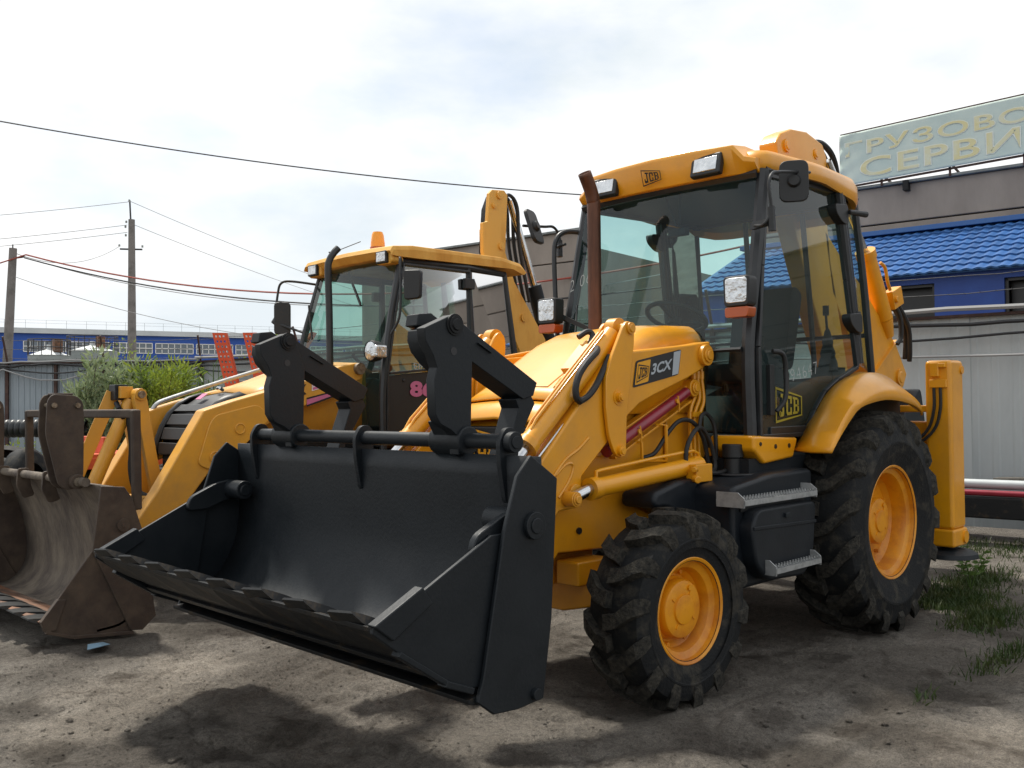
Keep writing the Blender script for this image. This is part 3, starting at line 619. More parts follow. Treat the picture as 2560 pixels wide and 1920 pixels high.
for s in (1, -1):
    lb = MB(); Rl = Matrix.Rotation(math.radians(-13), 3, 'Y') @ Matrix.Identity(3)
    lb.box((1.057, s*.405, 2.945), (.05, .215, .138), Rl); lo_ = lb.build('work_light', 'black_plastic', JCB, bevel=.012)
    MB().box((1.0775, s*.405, 2.949), (.02, .165, .092), Rl).build('lens', 'lamp_lens', lo_, bevel=.005)
flat('roof_badge', badge_polys(), (1.070, -.075, 2.895), (.0, .15, 0), (.03, 0, .105), 'decal_black', roof, lift=.004)
# cab floor, sill, interior
for s in (-1, 1): sill = MB().prism([(1.22, 1.285), (1.22, 1.20), (1.10, 1.115), (.76, 1.14), (.70, 1.26), (1.19, 1.285)], s*.50, s*.80).build('cab_sill', 'yellow', JCB, bevel=.02)
b = MB()
for x in (.98, .82): b.cyl((x, .797, 1.215), (x, .804, 1.215), .014, n=10)
b.cyl((1.15, .798, 1.235), (1.15, .804, 1.235), .012, n=10); b.build('sill_bolt', 'decal_black', sill)
MB().box((.42, 0, 1.24), (1.5, 1.38, .07)).build('cab_floor', 'interior_dark', JCB)
MB().box((.80, .59, 1.09), (.86, .36, .12)).build('cab_underside', 'charcoal', JCB)
MB().prism([(.70, 1.27), (.70, 1.30), (.44, 1.40), (.25, 1.52), (-.1, 1.60), (-.55, 1.63), (-.55, 1.27)], -.74, .74).build('inner_arch', 'interior_dark', JCB, bevel=.02)
b = MB().prism([(1.10, 1.28), (1.14, 1.78), (1.06, 1.86), (.90, 1.82), (.86, 1.70), (.95, 1.28)], -.36, .28); b.box((.96, .0, 1.90), (.16, .4, .08))
b.build('dashboard', 'interior_dark', JCB, bevel=.03)
sw = MB(); c = Vector((.80, -.02, 2.05)); ax = Vector((-.42, 0, .91)).normalized(); ux = Vector((0, 1, 0)); vx = ax.cross(ux)
sw.tube([c+ux*.20*math.cos(a)+vx*.20*math.sin(a) for a in [2*PI*k/32 for k in range(33)]], .016, 8, cap=False)
for a in (.5, 2.6, 4.7): sw.beam(c-ax*.03, c+ux*.2*math.cos(a)+vx*.2*math.sin(a), .03, .014)
sw.cyl(c-ax*.06, c-ax*.01, .05, .04, 14); sw.cyl(c-ax*.35+Vector((.06, 0, 0)), c-ax*.05, .03, n=12)
sw.build('steering_wheel', 'interior_dark', JCB)
b = MB(); b.prism(rounded([(.22, 1.62), (-.22, 1.58), (-.24, 1.70), (.20, 1.76)], .04, 3), -.24, .24); b.prism(rounded([(-.16, 1.70), (-.28, 1.72), (-.44, 2.28), (-.33, 2.34), (-.26, 2.25)], .05, 3), -.24, .24); b.cyl((0, 0, 1.26), (0, 0, 1.62), .14)
b.build('seat', 'seat_fabric', JCB, bevel=.03)
for x, y, h_ in ((.42, .40, 1.75), (.36, -.42, 1.85), (-.30, .50, 2.0)):
    b = MB(); b.lathe([(.07, 0), (.065, .04), (.05, .08), (.055, .10), (.035, .16), (.04, .18), (.02, .26), (.008, .28)], (x, y, h_-.28), n=14, axis='Z'); b.cyl((x, y, h_-.05), (x+.02, y, h_+.10), .009); b.cyl((x+.02, y, h_+.09), (x+.02, y, h_+.16), .022, n=10); b.box((x, y, (1.26+h_-.28)/2), (.2, .16, h_-.28-1.26))
    b.build('control_lever', 'interior_dark', JCB)
b = MB(); b.box((.79, 0, 2.62), (.05, .14, .05)); b.tube([(.85, -.06, 2.86), (.80, -.01, 2.66)], .008, 6); b.tube([(.85, .06, 2.86), (.80, .01, 2.66)], .008, 6); b.build('interior_mirror', 'interior_dark', JCB, bevel=.01)
# chalk figures on the glass and door badge
flat('door_badge', badge_polys(), (.93, .772, 1.35), (-.32, 0, .0), (.0, 0, .22), 'decal_yellow_green', JCB, lift=.006)
flat('chalk_writing', text_polys('94647', -.022, 1.2), (.74, .770, 1.60), (-.34, 0, .06), (.02, 0, .075), 'chalk', JCB, lift=.012)
flat('chalk_writing', text_polys('2 06', -.022, 1.2), (1.185, -.62, 2.24), (.02, .20, .05), (-.01, 0, .08), 'chalk', JCB, lift=.008)

# ================================================================== tank, steps, fenders
b = MB().prism(rounded([(1.62, 1.02), (1.60, .46), (.86, .46), (.74, .60), (.72, 1.08), (1.20, 1.07)], .05, 4), .42, .90)
b.prism(rounded([(1.99, 1.0), (1.99, .915), (1.88, .92), (1.60, .80), (1.50, .9), (1.50, 1.06), (1.75, 1.055)], .04, 3), .43, .66)
tank = b.build('fuel_tank', 'tank_plastic', JCB, bevel=.03)
b = MB(); b.cyl((1.22, .66, 1.05), (1.22, .66, 1.155), .052, n=20); b.cyl((1.22, .66, 1.155), (1.22, .66, 1.235), .062, n=20); b.lathe([(.14, 0), (.14, .006), (.10, .008)], (1.22, .66, 1.062), n=24, axis='Z'); b.build('filler_cap', 'black_plastic', tank, bevel=.006)
tb = MB().prism(rounded([(1.50, .90), (1.56, .80), (1.52, .60), (1.40, .50), (.98, .48), (.88, .60), (.84, .90)], .06, 4), .60, .985)
tbx = tb.build('tool_box', 'tank_plastic', JCB, bevel=.02)
b = MB(); b.beam((1.55, .987, .80), (.86, .987, .78), .010, .02); b.box((1.2, .99, .845), (.05, .02, .025)); b.build('lid_edge', 'tank_plastic', tbx, bevel=.004)
def step(x0, x1, y0, y1, z):
    b = MB(); b.box(((x0+x1)/2, y1, z), (x1-x0, .008, .028)); b.box(((x0+x1)/2, y0, z), (x1-x0, .008, .028))
    n = int((x1-x0)/.030)
    for j in range(5):
        y = y0+(y1-y0)*(j+.5)/5
        b.box(((x0+x1)/2, y, z+.006), (x1-x0, .005, .02))
        for i in range(n): b.box((x0+(i+.5)*(x1-x0)/n, y, z+.02), (.012, .005, .014))
    for i in range(n+1): b.box((x0+i*(x1-x0)/n, (y0+y1)/2, z+.004), (.006, y1-y0, .014))
    o = b.build('step', 'galvanised', JCB, smooth=False)
    for x in (x0, x1): MB().prism([(y0, z-.025), (y1, z-.025), (y1, z+.025), (y1-.04, z+.055), (y0, z+.055)], x-.004, x+.004, 'X').build('step_end', 'galvanised', o)
    return o
step(.87, 1.66, .83, 1.0, .945); step(.93, 1.43, .89, 1.05, .565)
MB().box((1.2, .86, .90), (.7, .1, .03)).box((1.18, .90, .535), (.4, .1, .03)).build('step_bracket', 'black_plastic', JCB)
fi = [(.72, 1.18), (.60, 1.265), (.45, 1.385), (.30, 1.51), (.11, 1.60), (-.15, 1.665), (-.40, 1.665), (-.70, 1.60), (-.90, 1.50)]
fc = [(.80, 1.175), (.70, 1.29), (.56, 1.42), (.40, 1.54), (.18, 1.635), (-.10, 1.66), (-.38, 1.625), (-.66, 1.54), (-.84, 1.45)]
fo = [(.85, 1.18), (.76, 1.275), (.63, 1.39), (.48, 1.48), (.24, 1.545), (.0, 1.56), (-.32, 1.52), (-.56, 1.455), (-.72, 1.40)]
fl = [(.84, 1.18), (.74, 1.265), (.61, 1.36), (.47, 1.435), (.23, 1.475), (.0, 1.485), (-.32, 1.455), (-.56, 1.41), (-.72, 1.375)]
for s in (1, -1):
    rows = [[(x, s*y, z) for (x, z), y in zip(q, ys)] for q, ys in ((fi, [.76]*9), (fc, [.93]*6+[.91, .88, .86]), (fo, [1.065]*6+[1.06, 1.03, .98]), (fl, [1.085]*6+[1.075, 1.04, .985]))]
    rows = [spline(r, 3) for r in rows]
    MB().grid(rows).build('fender', 'yellow', JCB, ang=60, thick=.016)
    MB().grid([[(x, s*.758, z) for x, z in fi], [(x, s*.758, z-.30) for x, z in fi]]).build('fender_skirt', 'interior_dark', JCB)

# ================================================================== loader bucket
BK = empty('bucket'); BK.parent = JCB
PL = [(3.455, 1.285), (3.31, 1.19), (3.32, 1.06), (3.35, .65), (3.40, .36), (3.54, .35), (3.66, .36), (3.74, .42), (3.71, .50), (3.60, 1.01), (3.53, 1.21)]
CL = [(3.57, 1.0), (3.64, 1.0), (3.96, .845), (4.175, .755), (4.178, .735), (4.08, .66), (3.95, .555), (3.87, .52), (3.77, .47), (3.66, .46)]
for s in (1, -1):
    MB().prism(PL, s*1.160, s*1.180).build('side_plate', 'charcoal', BK, bevel=.006)
    cs = MB().prism(CL, s*1.136, s*1.154).build('clam_side', 'charcoal', BK, bevel=.005)
    MB().prism([(4.18, .762), (3.975, .862), (3.93, .80), (4.10, .70)], s*1.122, s*1.168).build('side_cutter', 'charcoal', BK, bevel=.006)
    b = MB(); b.beam((4.08, s*1.150, .655), (3.86, s*1.150, .507), .045, .02); b.beam((3.88, s*1.150, .515), (3.75, s*1.150, .462), .049, .024); b.build('wear_strip', 'charcoal', BK, bevel=.004)
    b = MB(); b.cyl((3.45, s*1.180, 1.02), (3.45, s*1.200, 1.02), .052, n=24); b.cyl((3.45, s*1.2, 1.02), (3.45, s*1.206, 1.02), .030, n=20); b.build('pivot_boss', 'charcoal', BK, bevel=.003); b = MB(); b.cyl((3.45, s*1.18, .39), (3.45, s*1.20, .39), .022, n=14); b.build('pivot_boss', 'charcoal', BK, bevel=.003)
    # clam hinge arm inside
    b = MB(); b.cyl((3.46, s*1.155, 1.03), (3.46, s*.955, 1.03), .050, n=20); b.cyl((3.46, s*.96, 1.03), (3.46, s*.945, 1.03), .032, n=16)
    b.prism(rounded([(3.42, 1.08), (3.53, 1.075), (3.70, 1.0), (3.72, .93), (3.60, .93), (3.50, .97), (3.42, .98)], .04, 3), s*1.10, s*1.134); b.build('clam_hinge', 'charcoal', BK, bevel=.01)
# back sheet (mouldboard) and its blade
bp = [(3.385, 1.275), (3.378, .95), (3.39, .80), (3.43, .68), (3.50, .575), (3.60, .51), (3.70, .49)]
bp = [(p.x, p.y) for p in spline([(x, z, 0) for x, z in bp], 4)]
MB().grid([[(x, y, z) for x, z in bp] for y in [-1.158+2.316*k/8 for k in range(9)]]).build('back_sheet', 'charcoal', BK, ang=50, thick=.016)
MB().prism([(3.40, .62), (3.42, .40), (3.50, .352), (3.60, .36), (3.70, .42), (3.60, .47), (3.50, .53), (3.44, .60)], -1.155, 1.155).build('rear_box', 'charcoal', BK, bevel=.006)
MB().prism([(3.55, .36), (3.765, .415), (3.77, .432), (3.72, .438), (3.55, .38)], -1.16, 1.16).build('rear_blade', 'charcoal_worn', BK, bevel=.003)
b = MB()
for y in (-.50, .45): b.prism(rounded([(y-.30, .0), (y-.16, -.05), (y+.16, -.05), (y+.30, 0)], .02, 2), 0, .02, 'Z')
# clam (floor and lip)
cp = [(3.64, .508), (3.72, .505), (3.80, .530), (3.95, .612), (4.05, .674)]
cp = [(p.x, p.y) for p in spline([(x, z, 0) for x, z in cp], 4)]
MB().grid([[(x, y, z) for x, z in cp] for y in [-1.136+2.272*k/8 for k in range(9)]]).build('clam_floor', 'charcoal_scuffed', BK, ang=50, thick=.014)
MB().prism([(3.90, .555), (4.172, .738), (4.178, .757), (4.15, .752), (3.92, .60)], -1.15, 1.15).build('clam_lip', 'charcoal_worn', BK, bevel=.004)
MB().prism([(3.62, .42), (3.90, .53), (3.93, .556), (3.90, .565), (3.70, .475)], -1.14, 1.14).build('clam_underside', 'charcoal_worn', BK, bevel=.003)
# teeth
tm = MB(); 
U = Vector((.815, 0, .58)).normalized(); Nn = Vector((-U.z, 0, U.x))
def tooth_mesh():
    b = MB(); st = [(-.22, .085, .006, .014), (-.15, .110, .026, .022), (-.08, .115, .034, .026), (-.01, .105, .026, .022), (.045, .085, .016, .012), (.085, .072, .006, .002)]
    vs = []
    for d, hw_, up, dn in st:
        for yy, hh in ((-hw_, -dn), (hw_, -dn), (hw_*.85, up), (0, up*1.12), (-hw_*.85, up)): vs.append(U*d+Vector((0, yy, 0))+Nn*hh)
    fs = [(i*5+k, i*5+(k+1) % 5, (i+1)*5+(k+1) % 5, (i+1)*5+k) for i in range(len(st)-1) for k in range(5)]
    fs += [(0, 1, 2, 3, 4), tuple(range(len(st)*5-1, len(st)*5-6, -1))]
    return b.add(vs, fs)
tme = tooth_mesh().mesh('tooth'); tme.materials.append(M['charcoal_worn'])
for k in range(8):
    o = bpy.data.objects.new('tooth', tme); COL.objects.link(o); o.parent = BK; o.location = (4.135, -1.012+2.024*k/7, .742)
    if k == 0: tme.shade_smooth(); tme.set_sharp_from_angle(angle=math.radians(40))
    o.rotation_euler = (.10, 0, random.uniform(-.04, .04))
# fork bar, brackets, folded forks
MB().cyl((3.37, -1.0, 1.327), (3.37, 1.0, 1.327), .032, n=20).build('fork_bar', 'charcoal', BK)
for y in (-.95, 0.0, .97):
    MB().prism(rounded([(3.33, 1.24), (3.315, 1.34), (3.345, 1.385), (3.395, 1.385), (3.43, 1.33), (3.425, 1.24), (3.40, 1.10), (3.385, 1.08), (3.36, 1.15)], .02, 3), y-.012, y+.012).build('bar_bracket', 'charcoal', BK, bevel=.004)
b = MB(); b.cyl((3.375, .985, 1.327), (3.375, 1.02, 1.327), .042, n=20); b.cyl((3.375, 1.02, 1.327), (3.375, 1.026, 1.327), .026, n=18); b.build('bar_nut', 'charcoal', BK, bevel=.003)
FV = [(3.595, 1.79), (3.45, 1.85), (3.41, 1.84), (3.385, 1.80), (3.335, 1.67), (3.35, 1.27), (3.42, 1.27), (3.425, 1.35), (3.46, 1.375), (3.515, 1.40), (3.54, 1.44), (3.545, 1.58), (3.53, 1.63), (3.55, 1.68), (3.59, 1.74)]
FT = [(3.43, 1.83), (3.39, 1.825), (2.93, 1.575), (2.955, 1.515), (3.02, 1.50), (3.36, 1.675), (3.40, 1.72)]
FL = [(2.965, 1.525), (2.935, 1.48), (3.085, 1.25), (3.12, 1.25), (3.04, 1.46), (3.06, 1.50)]
for y in (-.645, .640):
    fk = MB().prism(FV, y+.030, y+.085).build('fork_bracket', 'charcoal', BK, bevel=.004)
    MB().prism([(3.535, 1.79), (3.54, 1.75), (3.52, 1.70), (3.47, 1.65), (3.40, 1.60), (3.35, 1.66), (3.37, 1.78), (3.43, 1.83)], y-.10, y+.029).build('fork_hook', 'charcoal', BK, bevel=.004)
    MB().prism([(3.46, 1.46), (3.40, 1.38), (3.35, 1.40), (3.35, 1.64), (3.47, 1.64)], y-.03, y+.029).build('fork_neck', 'charcoal', BK, bevel=.010)
    MB().prism(FT, y-.06, y+.075).build('fork_blade', 'charcoal', BK, bevel=.004)
    MB().prism(FL, y-.05, y+.065).build('fork_tip', 'charcoal', BK, bevel=.004)
    b = MB(); b.cyl((3.37, y-.10, 1.327), (3.37, y+.10, 1.327), .062, n=24); b.prism([(3.34, 1.34), (3.42, 1.34), (3.46, 1.41), (3.34, 1.42)], y-.07, y+.07); b.build('fork_hub', 'charcoal', BK, bevel=.008)
    b = MB(); pin(b, 3.435, 1.81, y+.085, .036, .014); b.cyl((3.435, y+.08, 1.81), (3.435, y+.092, 1.81), .045, n=18); b.build('fork_pin', 'charcoal_worn', BK)
    b = MB(); b.cyl((3.44, y+.0845, 1.70), (3.44, y+.0865, 1.70), .017, n=14); b.build('pin_hole', 'decal_black', BK)
    b = MB(); b.prism([(3.53, 1.81), (3.52, 1.86), (3.45, 1.868), (3.41, 1.845), (3.46, 1.80)], y-.125, y-.045).build('fork_stop', 'charcoal', BK, bevel=.005); b = MB(); b.beam((3.30, y+.078, 1.74), (3.22, y+.078, 1.70), .006, .018, up=(0, 1, 0)); b.build('fork_weld', 'charcoal', BK, bevel=.002)

# ================================================================== backhoe at the rear
b = MB().box((-1.12, 0, 1.05), (.16, 2.0, .55)); b.box((-.95, 0, .9), (.5, .8, .5)); b.build('rear_carriage', 'yellow', JCB, bevel=.02)
b = MB().box((-1.02, 0, 1.42), (.10, 2.1, .05)); b.build('carriage_rail', 'yellow', JCB, bevel=.01)
for s in (1, -1):
    leg = MB().box((-1.075, s*1.01, 1.16), (.25, .19, 1.22)).build('stabiliser_leg', 'yellow', JCB, bevel=.03)
    MB().box((-1.075, s*1.01, .49), (.265, .205, .13)).build('leg_collar', 'yellow', leg, bevel=.02)
    b = MB(); b.cyl((-1.14, s*1.11, .49), (-1.14, s*1.125, .49), .045, n=18); b.build('leg_pin', 'yellow', leg); b = MB(); b.cyl((-1.15, s*1.105, 1.70), (-1.15, s*1.115, 1.70), .03, n=14); b.build('leg_pin', 'yellow', leg)
    b = MB(); b.box((-.942, s*1.02, 1.60), (.03, .12, .06)); b.box((-.945, s*1.0, 1.70), (.06, .06, .10)); b.box((-.945, s*1.05, 1.73), (.06, .05, .03)); b.build('leg_valve', 'yellow', leg, bevel=.006)
    ft = MB().lathe([(0.001, .45), (.05, .44), (.06, .41), (.15, .395), (.19, .375), (.20, .345), (.18, .34), (0.001, .34)], (-1.08, s*1.02, 0), n=28, axis='Z').build('leg_foot', 'charcoal', JCB)
    for dy in (0.0, .045):
        MB().tube(spline([(-.935, s*(.99+dy), 1.57), (-.93, s*(.99+dy), 1.42), (-.93, s*(.95+dy), 1.28), (-.92, s*(.85+dy), 1.18), (-.95, s*(.70+dy), 1.15)], 6), .011, 8).build('hydraulic_hose', 'rubber_hose', JCB)
# kingpost, boom, dipper
MB().prism([(-1.18, .55), (-1.18, 1.35), (-1.45, 1.45), (-1.75, 1.2), (-1.75, .55)], -.16, .16).build('kingpost', 'yellow', JCB, bevel=.02)
BM_ = [(-1.75, .95), (-1.42, .95), (-1.05, 1.75), (-.62, 2.55), (-.28, 3.25), (-.25, 3.40), (-.32, 3.48), (-.48, 3.545), (-.72, 3.57), (-.98, 3.52), (-1.05, 3.42), (-1.0, 3.20), (-1.08, 2.6), (-1.35, 1.75)]
bo = MB().prism(BM_, .0, .15).build('boom', 'yellow', JCB, bevel=.015)
b = MB(); pin(b, -.40, 3.40, .15, .05, .015); b.build('boom_pin', 'yellow', bo); b = MB(); pin(b, -.86, 3.42, .15, .04, .008); b.build('boom_pin', 'yellow', bo)
DP = [(-.98, 2.85), (-1.30, 2.63), (-1.63, 2.45), (-2.30, 1.98), (-2.52, 1.72), (-2.44, 1.60), (-2.30, 1.58), (-1.80, 1.68), (-1.45, 1.95), (-1.10, 2.35)]
dpr = MB().prism(DP, -.13, .15).build('dipper', 'yellow', JCB, bevel=.012)
MB().prism([(-2.30, 2.0), (-2.62, 1.90), (-2.85, 1.69), (-2.80, 1.58), (-2.45, 1.57), (-2.50, 1.72)], -.16, -.10).prism([(-2.30, 2.0), (-2.55, 1.88), (-2.66, 1.72), (-2.60, 1.56), (-2.45, 1.57), (-2.50, 1.72)], .02, .05).build('tipping_link', 'yellow', JCB, bevel=.008)
b = MB(); pin(b, -2.35, 1.69, .15, .075, .02); b.build('dipper_pin', 'yellow', dpr)
MB().beam((-2.28, .152, 2.02), (-1.78, .152, 1.70), .006, .05, up=(0, 1, 0)).build('dipper_plate', 'yellow', dpr, bevel=.002)
rm = MB(); rm.cyl((-1.72, .15, 2.72), (-2.05, .15, 2.20), .075, n=24); rm.cyl((-2.05, .15, 2.20), (-2.15, .14, 2.05), .075, .05, n=24); rm.cyl((-1.70, .15, 2.75), (-1.735, .15, 2.695), .085, n=24)
dr_ = rm.build('dipper_ram', 'yellow', JCB, ang=40)
MB().cyl((-1.72, .15, 2.72), (-1.05, .15, 3.40), .032).build('ram_rod', 'chrome', dr_)
b = MB(); b.box((-2.16, .19, 2.38), (.20, .09, .16), Matrix.Rotation(math.radians(20), 3, 'Y')); b.cyl((-2.10, .23, 2.36), (-2.10, .26, 2.36), .03, n=10); b.tube(spline([(-1.86, .21, 2.66), (-1.93, .22, 2.62), (-1.98, .22, 2.50), (-2.05, .21, 2.44)], 5), .016, 8)
b.build('valve_block', 'yellow', dr_, bevel=.01)
for k, pts in enumerate(([(-2.18, .20, 2.30), (-2.25, .21, 2.20), (-2.28, .20, 2.05), (-2.24, .18, 1.98)], [(-2.24, .20, 2.31), (-2.34, .21, 2.22), (-2.46, .20, 2.10), (-2.52, .18, 1.92), (-2.55, .16, 1.84)], [(-2.22, .16, 2.31), (-2.38, .16, 2.20), (-2.50, .15, 2.06), (-2.55, .12, 1.86)])):
    o = MB().tube(spline(pts, 6), .022, 8).build('hydraulic_hose', 'rubber_hose', JCB)
for k in range(3):
    MB().tube(spline([(-.82, .10-.07*k, 3.50), (-1.0, .12-.07*k, 3.54), (-1.20, .12-.07*k, 3.47), (-1.32, .10-.07*k, 3.30), (-1.30, .08-.07*k, 3.05)], 6), .024, 8).build('hydraulic_hose', 'rubber_hose', JCB)
# backhoe bucket folded in below the dipper
MB().prism(rounded([(-2.50, 1.62), (-2.25, 1.45), (-1.95, 1.20), (-1.90, .85), (-2.10, .60), (-2.45, .62), (-2.62, .85), (-2.60, 1.25)], .10, 4), -.28, .28).build('digging_bucket', 'charcoal', JCB, bevel=.015)
# ================================================================== second backhoe loader (local y = world y + 3.61)
TX = empty('backhoe_loader', (0, -3.61, 0))
tag(TX, 'older pale yellow backhoe loader with amber beacon and muddy brown bucket resting on the ground', 'backhoe loader')
for s in (1, -1):
    wheel(TX, 'front_wheel', .490, .162, .250, .048, 14, .22, .072, 2.05, s*.860, .480, s, .145, .12, .045)
    wheel(TX, 'rear_wheel', .722, .225, .358, .052, 17, .28, .054, -.1, s*.86, .710, s, .150, .17, .085)
MB().prism([(2.55, 1.0), (2.50, .60), (-1.0, .60), (-1.0, 1.0), (1.0, 1.05), (1.0, 1.5), (2.4, 1.2)], -.36, .36).build('chassis', 'charcoal', TX, bevel=.01)
b = MB(); b.box((2.05, 0, .5), (.25, 1.4, .2)); b.box((2.62, 0, .8), (.25, .7, .4)); b.build('front_axle', 'charcoal', TX, bevel=.02)
def trow(x, hw_, zt, zb, rc=.09):
    pts = [(x, hw_+.02, zb), (x, hw_+.005, zt-rc)]
    for k in range(1, 5):
        a = k/4*PI/2; pts.append((x, hw_-rc+rc*math.cos(a), zt-rc+rc*math.sin(a)))
    for t in (.6, 0): pts.append((x, (hw_-rc)*t, zt+.02*(1-t)))
    return pts+[(p[0], -p[1], p[2]) for p in pts[-2::-1]]
MB().grid([trow(x, h_, z, 1.25) for x, h_, z in ((1.05, .42, 1.86), (1.3, .42, 1.83), (1.7, .41, 1.74), (2.0, .40, 1.645), (2.17, .395, 1.585))]).build('bonnet', 'yellow_terex', TX, ang=50, thick=.012)
MB().grid([trow(x, h_, z, .85, .10) for x, h_, z in ((2.172, .385, 1.575), (2.30, .38, 1.54), (2.42, .375, 1.47), (2.50, .37, 1.38))]+[[(2.52+.10*(1-(z-.85)/.5), p[1], min(p[2], 1.36)-(0)) for p in trow(0, .365, z+.02, .85, .06)] for z in (1.28, )]).build('nose_cowl', 'black_plastic', TX, ang=50, thick=.012)
b = MB()
fz = [(2.385, 1.50), (2.47, 1.42), (2.535, 1.31), (2.58, 1.19), (2.605, 1.07)]
for (x0, z0), (x1, z1) in zip(fz[:-1], fz[1:]):
    b.prism([(x0, z0), (x0+.035, z0+.005), (x1+.018, z1+.03), (x1-.02, z1+.02)], -.285, .285)
b.prism([(2.30, 1.45), (2.45, 1.40), (2.58, 1.05), (2.50, .9), (2.2, .9)], -.29, .29)
gr = b.build('grille', 'black_plastic', TX, bevel=.006)
for s in (1, -1):
    MB().grid([[(x+.05, s*y, z+.03) for y in (.285, .30, .33, .36)] if 0 else [(x-.02, s*.375, z), (x+.03, s*.365, z+.02), (x+.05, s*.33, z+.035), (x+.03, s*.29, z+.03)] for x, z in ((2.17, 1.565), (2.30, 1.53), (2.385, 1.48), (2.47, 1.40), (2.535, 1.29), (2.58, 1.17), (2.60, 1.05))]).build('grille_side', 'black_plastic', gr, ang=50, thick=.01)
b = MB(); b.add([(2.335, .02, 1.592), (2.335, -.07, 1.592), (2.40, -.07, 1.545), (2.40, .02, 1.545)], [(0, 1, 2, 3)]); b.build('maker_sticker', 'decal_pink', gr, thick=.003, smooth=False)
MB().tube(spline([(2.20, .02, 1.62), (2.24, .03, 1.64), (2.22, -.04, 1.635)], 4), .014, 6).build('bonnet_catch', 'chrome', TX)
b = MB(); b.tube(spline([(2.62, -.45, 1.36), (2.60, -.45, 1.44), (2.555, -.45, 1.51), (2.45, -.45, 1.555), (2.1, -.45, 1.665), (1.70, -.45, 1.785), (1.2, -.45, 1.93)], 5), .018, 10); b.build('guard_rail', 'galvanised', TX)
# exhaust
MB().tube(spline([(1.30, .25, 1.80), (1.305, .25, 2.3), (1.315, .25, 2.68), (1.30, .25, 2.77), (1.26, .26, 2.84), (1.22, .27, 2.885)], 6), .031, 14).build('exhaust_pipe', 'black_frame', TX)
# arms
TA = [(2.64, 1.455), (2.37, 1.535), (1.76, 1.69), (1.40, 1.82), (1.22, 1.855), (1.15, 1.80), (1.18, 1.71), (1.51, 1.58), (2.07, 1.35), (2.31, 1.22), (2.48, 1.06), (2.55, 1.04), (2.73, .82), (3.18, .24), (3.34, .28), (3.32, .44), (3.01, .86)]
for s in (1, -1):
    a_ = MB().prism(TA, s*.42, s*.56).build('loader_arm', 'yellow_terex', TX, bevel=.014)
    if s > 0:
        MB().prism(rounded([(2.60, 1.36), (2.55, 1.42), (2.2, 1.50), (2.06, 1.40), (2.33, 1.16), (2.50, 1.02), (2.60, 1.00), (2.70, 1.05)], .04, 3), .555, .575).build('arm_panel', 'yellow_terex', a_, bevel=.008)
        b = MB()
        for x, z in ((2.35, 1.31), (2.56, 1.10)): b.lathe([(.045, .574), (.045, .582), (.038, .584), (.034, .578), (.001, .578)], (x, 0, z), n=20)
        b.build('arm_boss', 'yellow_terex', a_)
    b = MB(); b.cyl((1.22, s*.42, 1.80), (1.22, s*.60, 1.80), .05, n=18); b.build('pivot_pin', 'steel_bolt', a_)
    b = MB(); b.cyl((1.30, s*.50, 1.0), (2.3, s*.50, .78), .05); b.build('lift_ram', 'yellow_terex', TX)
Ot = Vector((2.12, .561, 1.475)); Ut = Vector((-.38, 0, .105)); Vt = Vector((0.0, 0, .085))
flat('maker_name', text_polys('TEREX', .02), Ot, Ut, Vt, 'decal_black', TX, lift=.003)
flat('stripe', [[(1.74, 1.49), (1.40, 1.595), (1.42, 1.61), (1.74, 1.535)]], (0, .561, 0), (1, 0, 0), (0, 0, 1), 'decal_pink', TX, lift=-.004)
flat('stripe_edge', [[(1.74, 1.535), (1.42, 1.61), (1.38, 1.63), (1.74, 1.55)], [(1.74, 1.475), (1.36, 1.59), (1.40, 1.595), (1.74, 1.49)]], (0, .561, 0), (1, 0, 0), (0, 0, 1), 'decal_black', TX, lift=-.004)
flat('stripe_square', [R_(1.98, 1.365, 2.085, 1.465)], (0, .561, 0), (1, 0, 0), (0, 0, 1), 'decal_black', TX, lift=-.003)
flat('stripe_square_fill', [R_(1.99, 1.378, 2.072, 1.452)], (0, .561, 0), (1, 0, 0), (0, 0, 1), 'decal_pink', TX, lift=-.005)
Oe = Vector((1.69, .561, 1.605)); Ue = Vector((-.085, 0, .022)); Ve = Vector((0, 0, .075))
flat('emblem', [R_(0, 0, 1, 1)], Oe, Ue, Ve, 'decal_white', TX, lift=.003)
flat('emblem_mark', [[(.1, .1), (.9, .1), (.9, .38), (.1, .38)], [(.1, .85), (.1, .45), (.32, .65)], [(.9, .85), (.68, .65), (.9, .45)], [(.5, .48), (.68, .68), (.5, .88), (.32, .68)]], Oe, Ue, Ve, 'decal_pink', TX, lift=.005)
# crowd linkage in the middle
lk = MB().prism(rounded([(2.90, 1.63), (2.97, 1.63), (2.985, 1.55), (2.93, 1.30), (2.84, .80), (2.74, .80), (2.80, 1.10), (2.87, 1.50)], .03, 3), .05, .11).prism(rounded([(2.90, 1.63), (2.97, 1.63), (2.985, 1.55), (2.93, 1.30), (2.84, .80), (2.74, .80), (2.80, 1.10), (2.87, 1.50)], .03, 3), -.20, -.14).build('crowd_lever', 'yellow_terex', TX, bevel=.006)
b = MB(); b.cyl((2.935, -.2, 1.582), (2.935, .125, 1.582), .045, n=20); b.build('lever_boss', 'yellow_terex', lk)
b = MB(); b.cyl((2.935, .12, 1.582), (2.935, .145, 1.582), .028, n=14); b.build('lever_pin', 'steel_bolt', lk)
cr_ = MB().cyl((2.96, -.02, 1.54), (3.24, -.02, .90), .052, n=20).build('crowd_ram', 'yellow_terex', TX)
MB().beam((3.06, -.10, 1.60), (3.36, -.14, .86), .012, .10).beam((3.0, .02, 1.60), (3.02, -.12, 1.60), .10, .09).build('link_plate', 'yellow_terex', TX, bevel=.003)
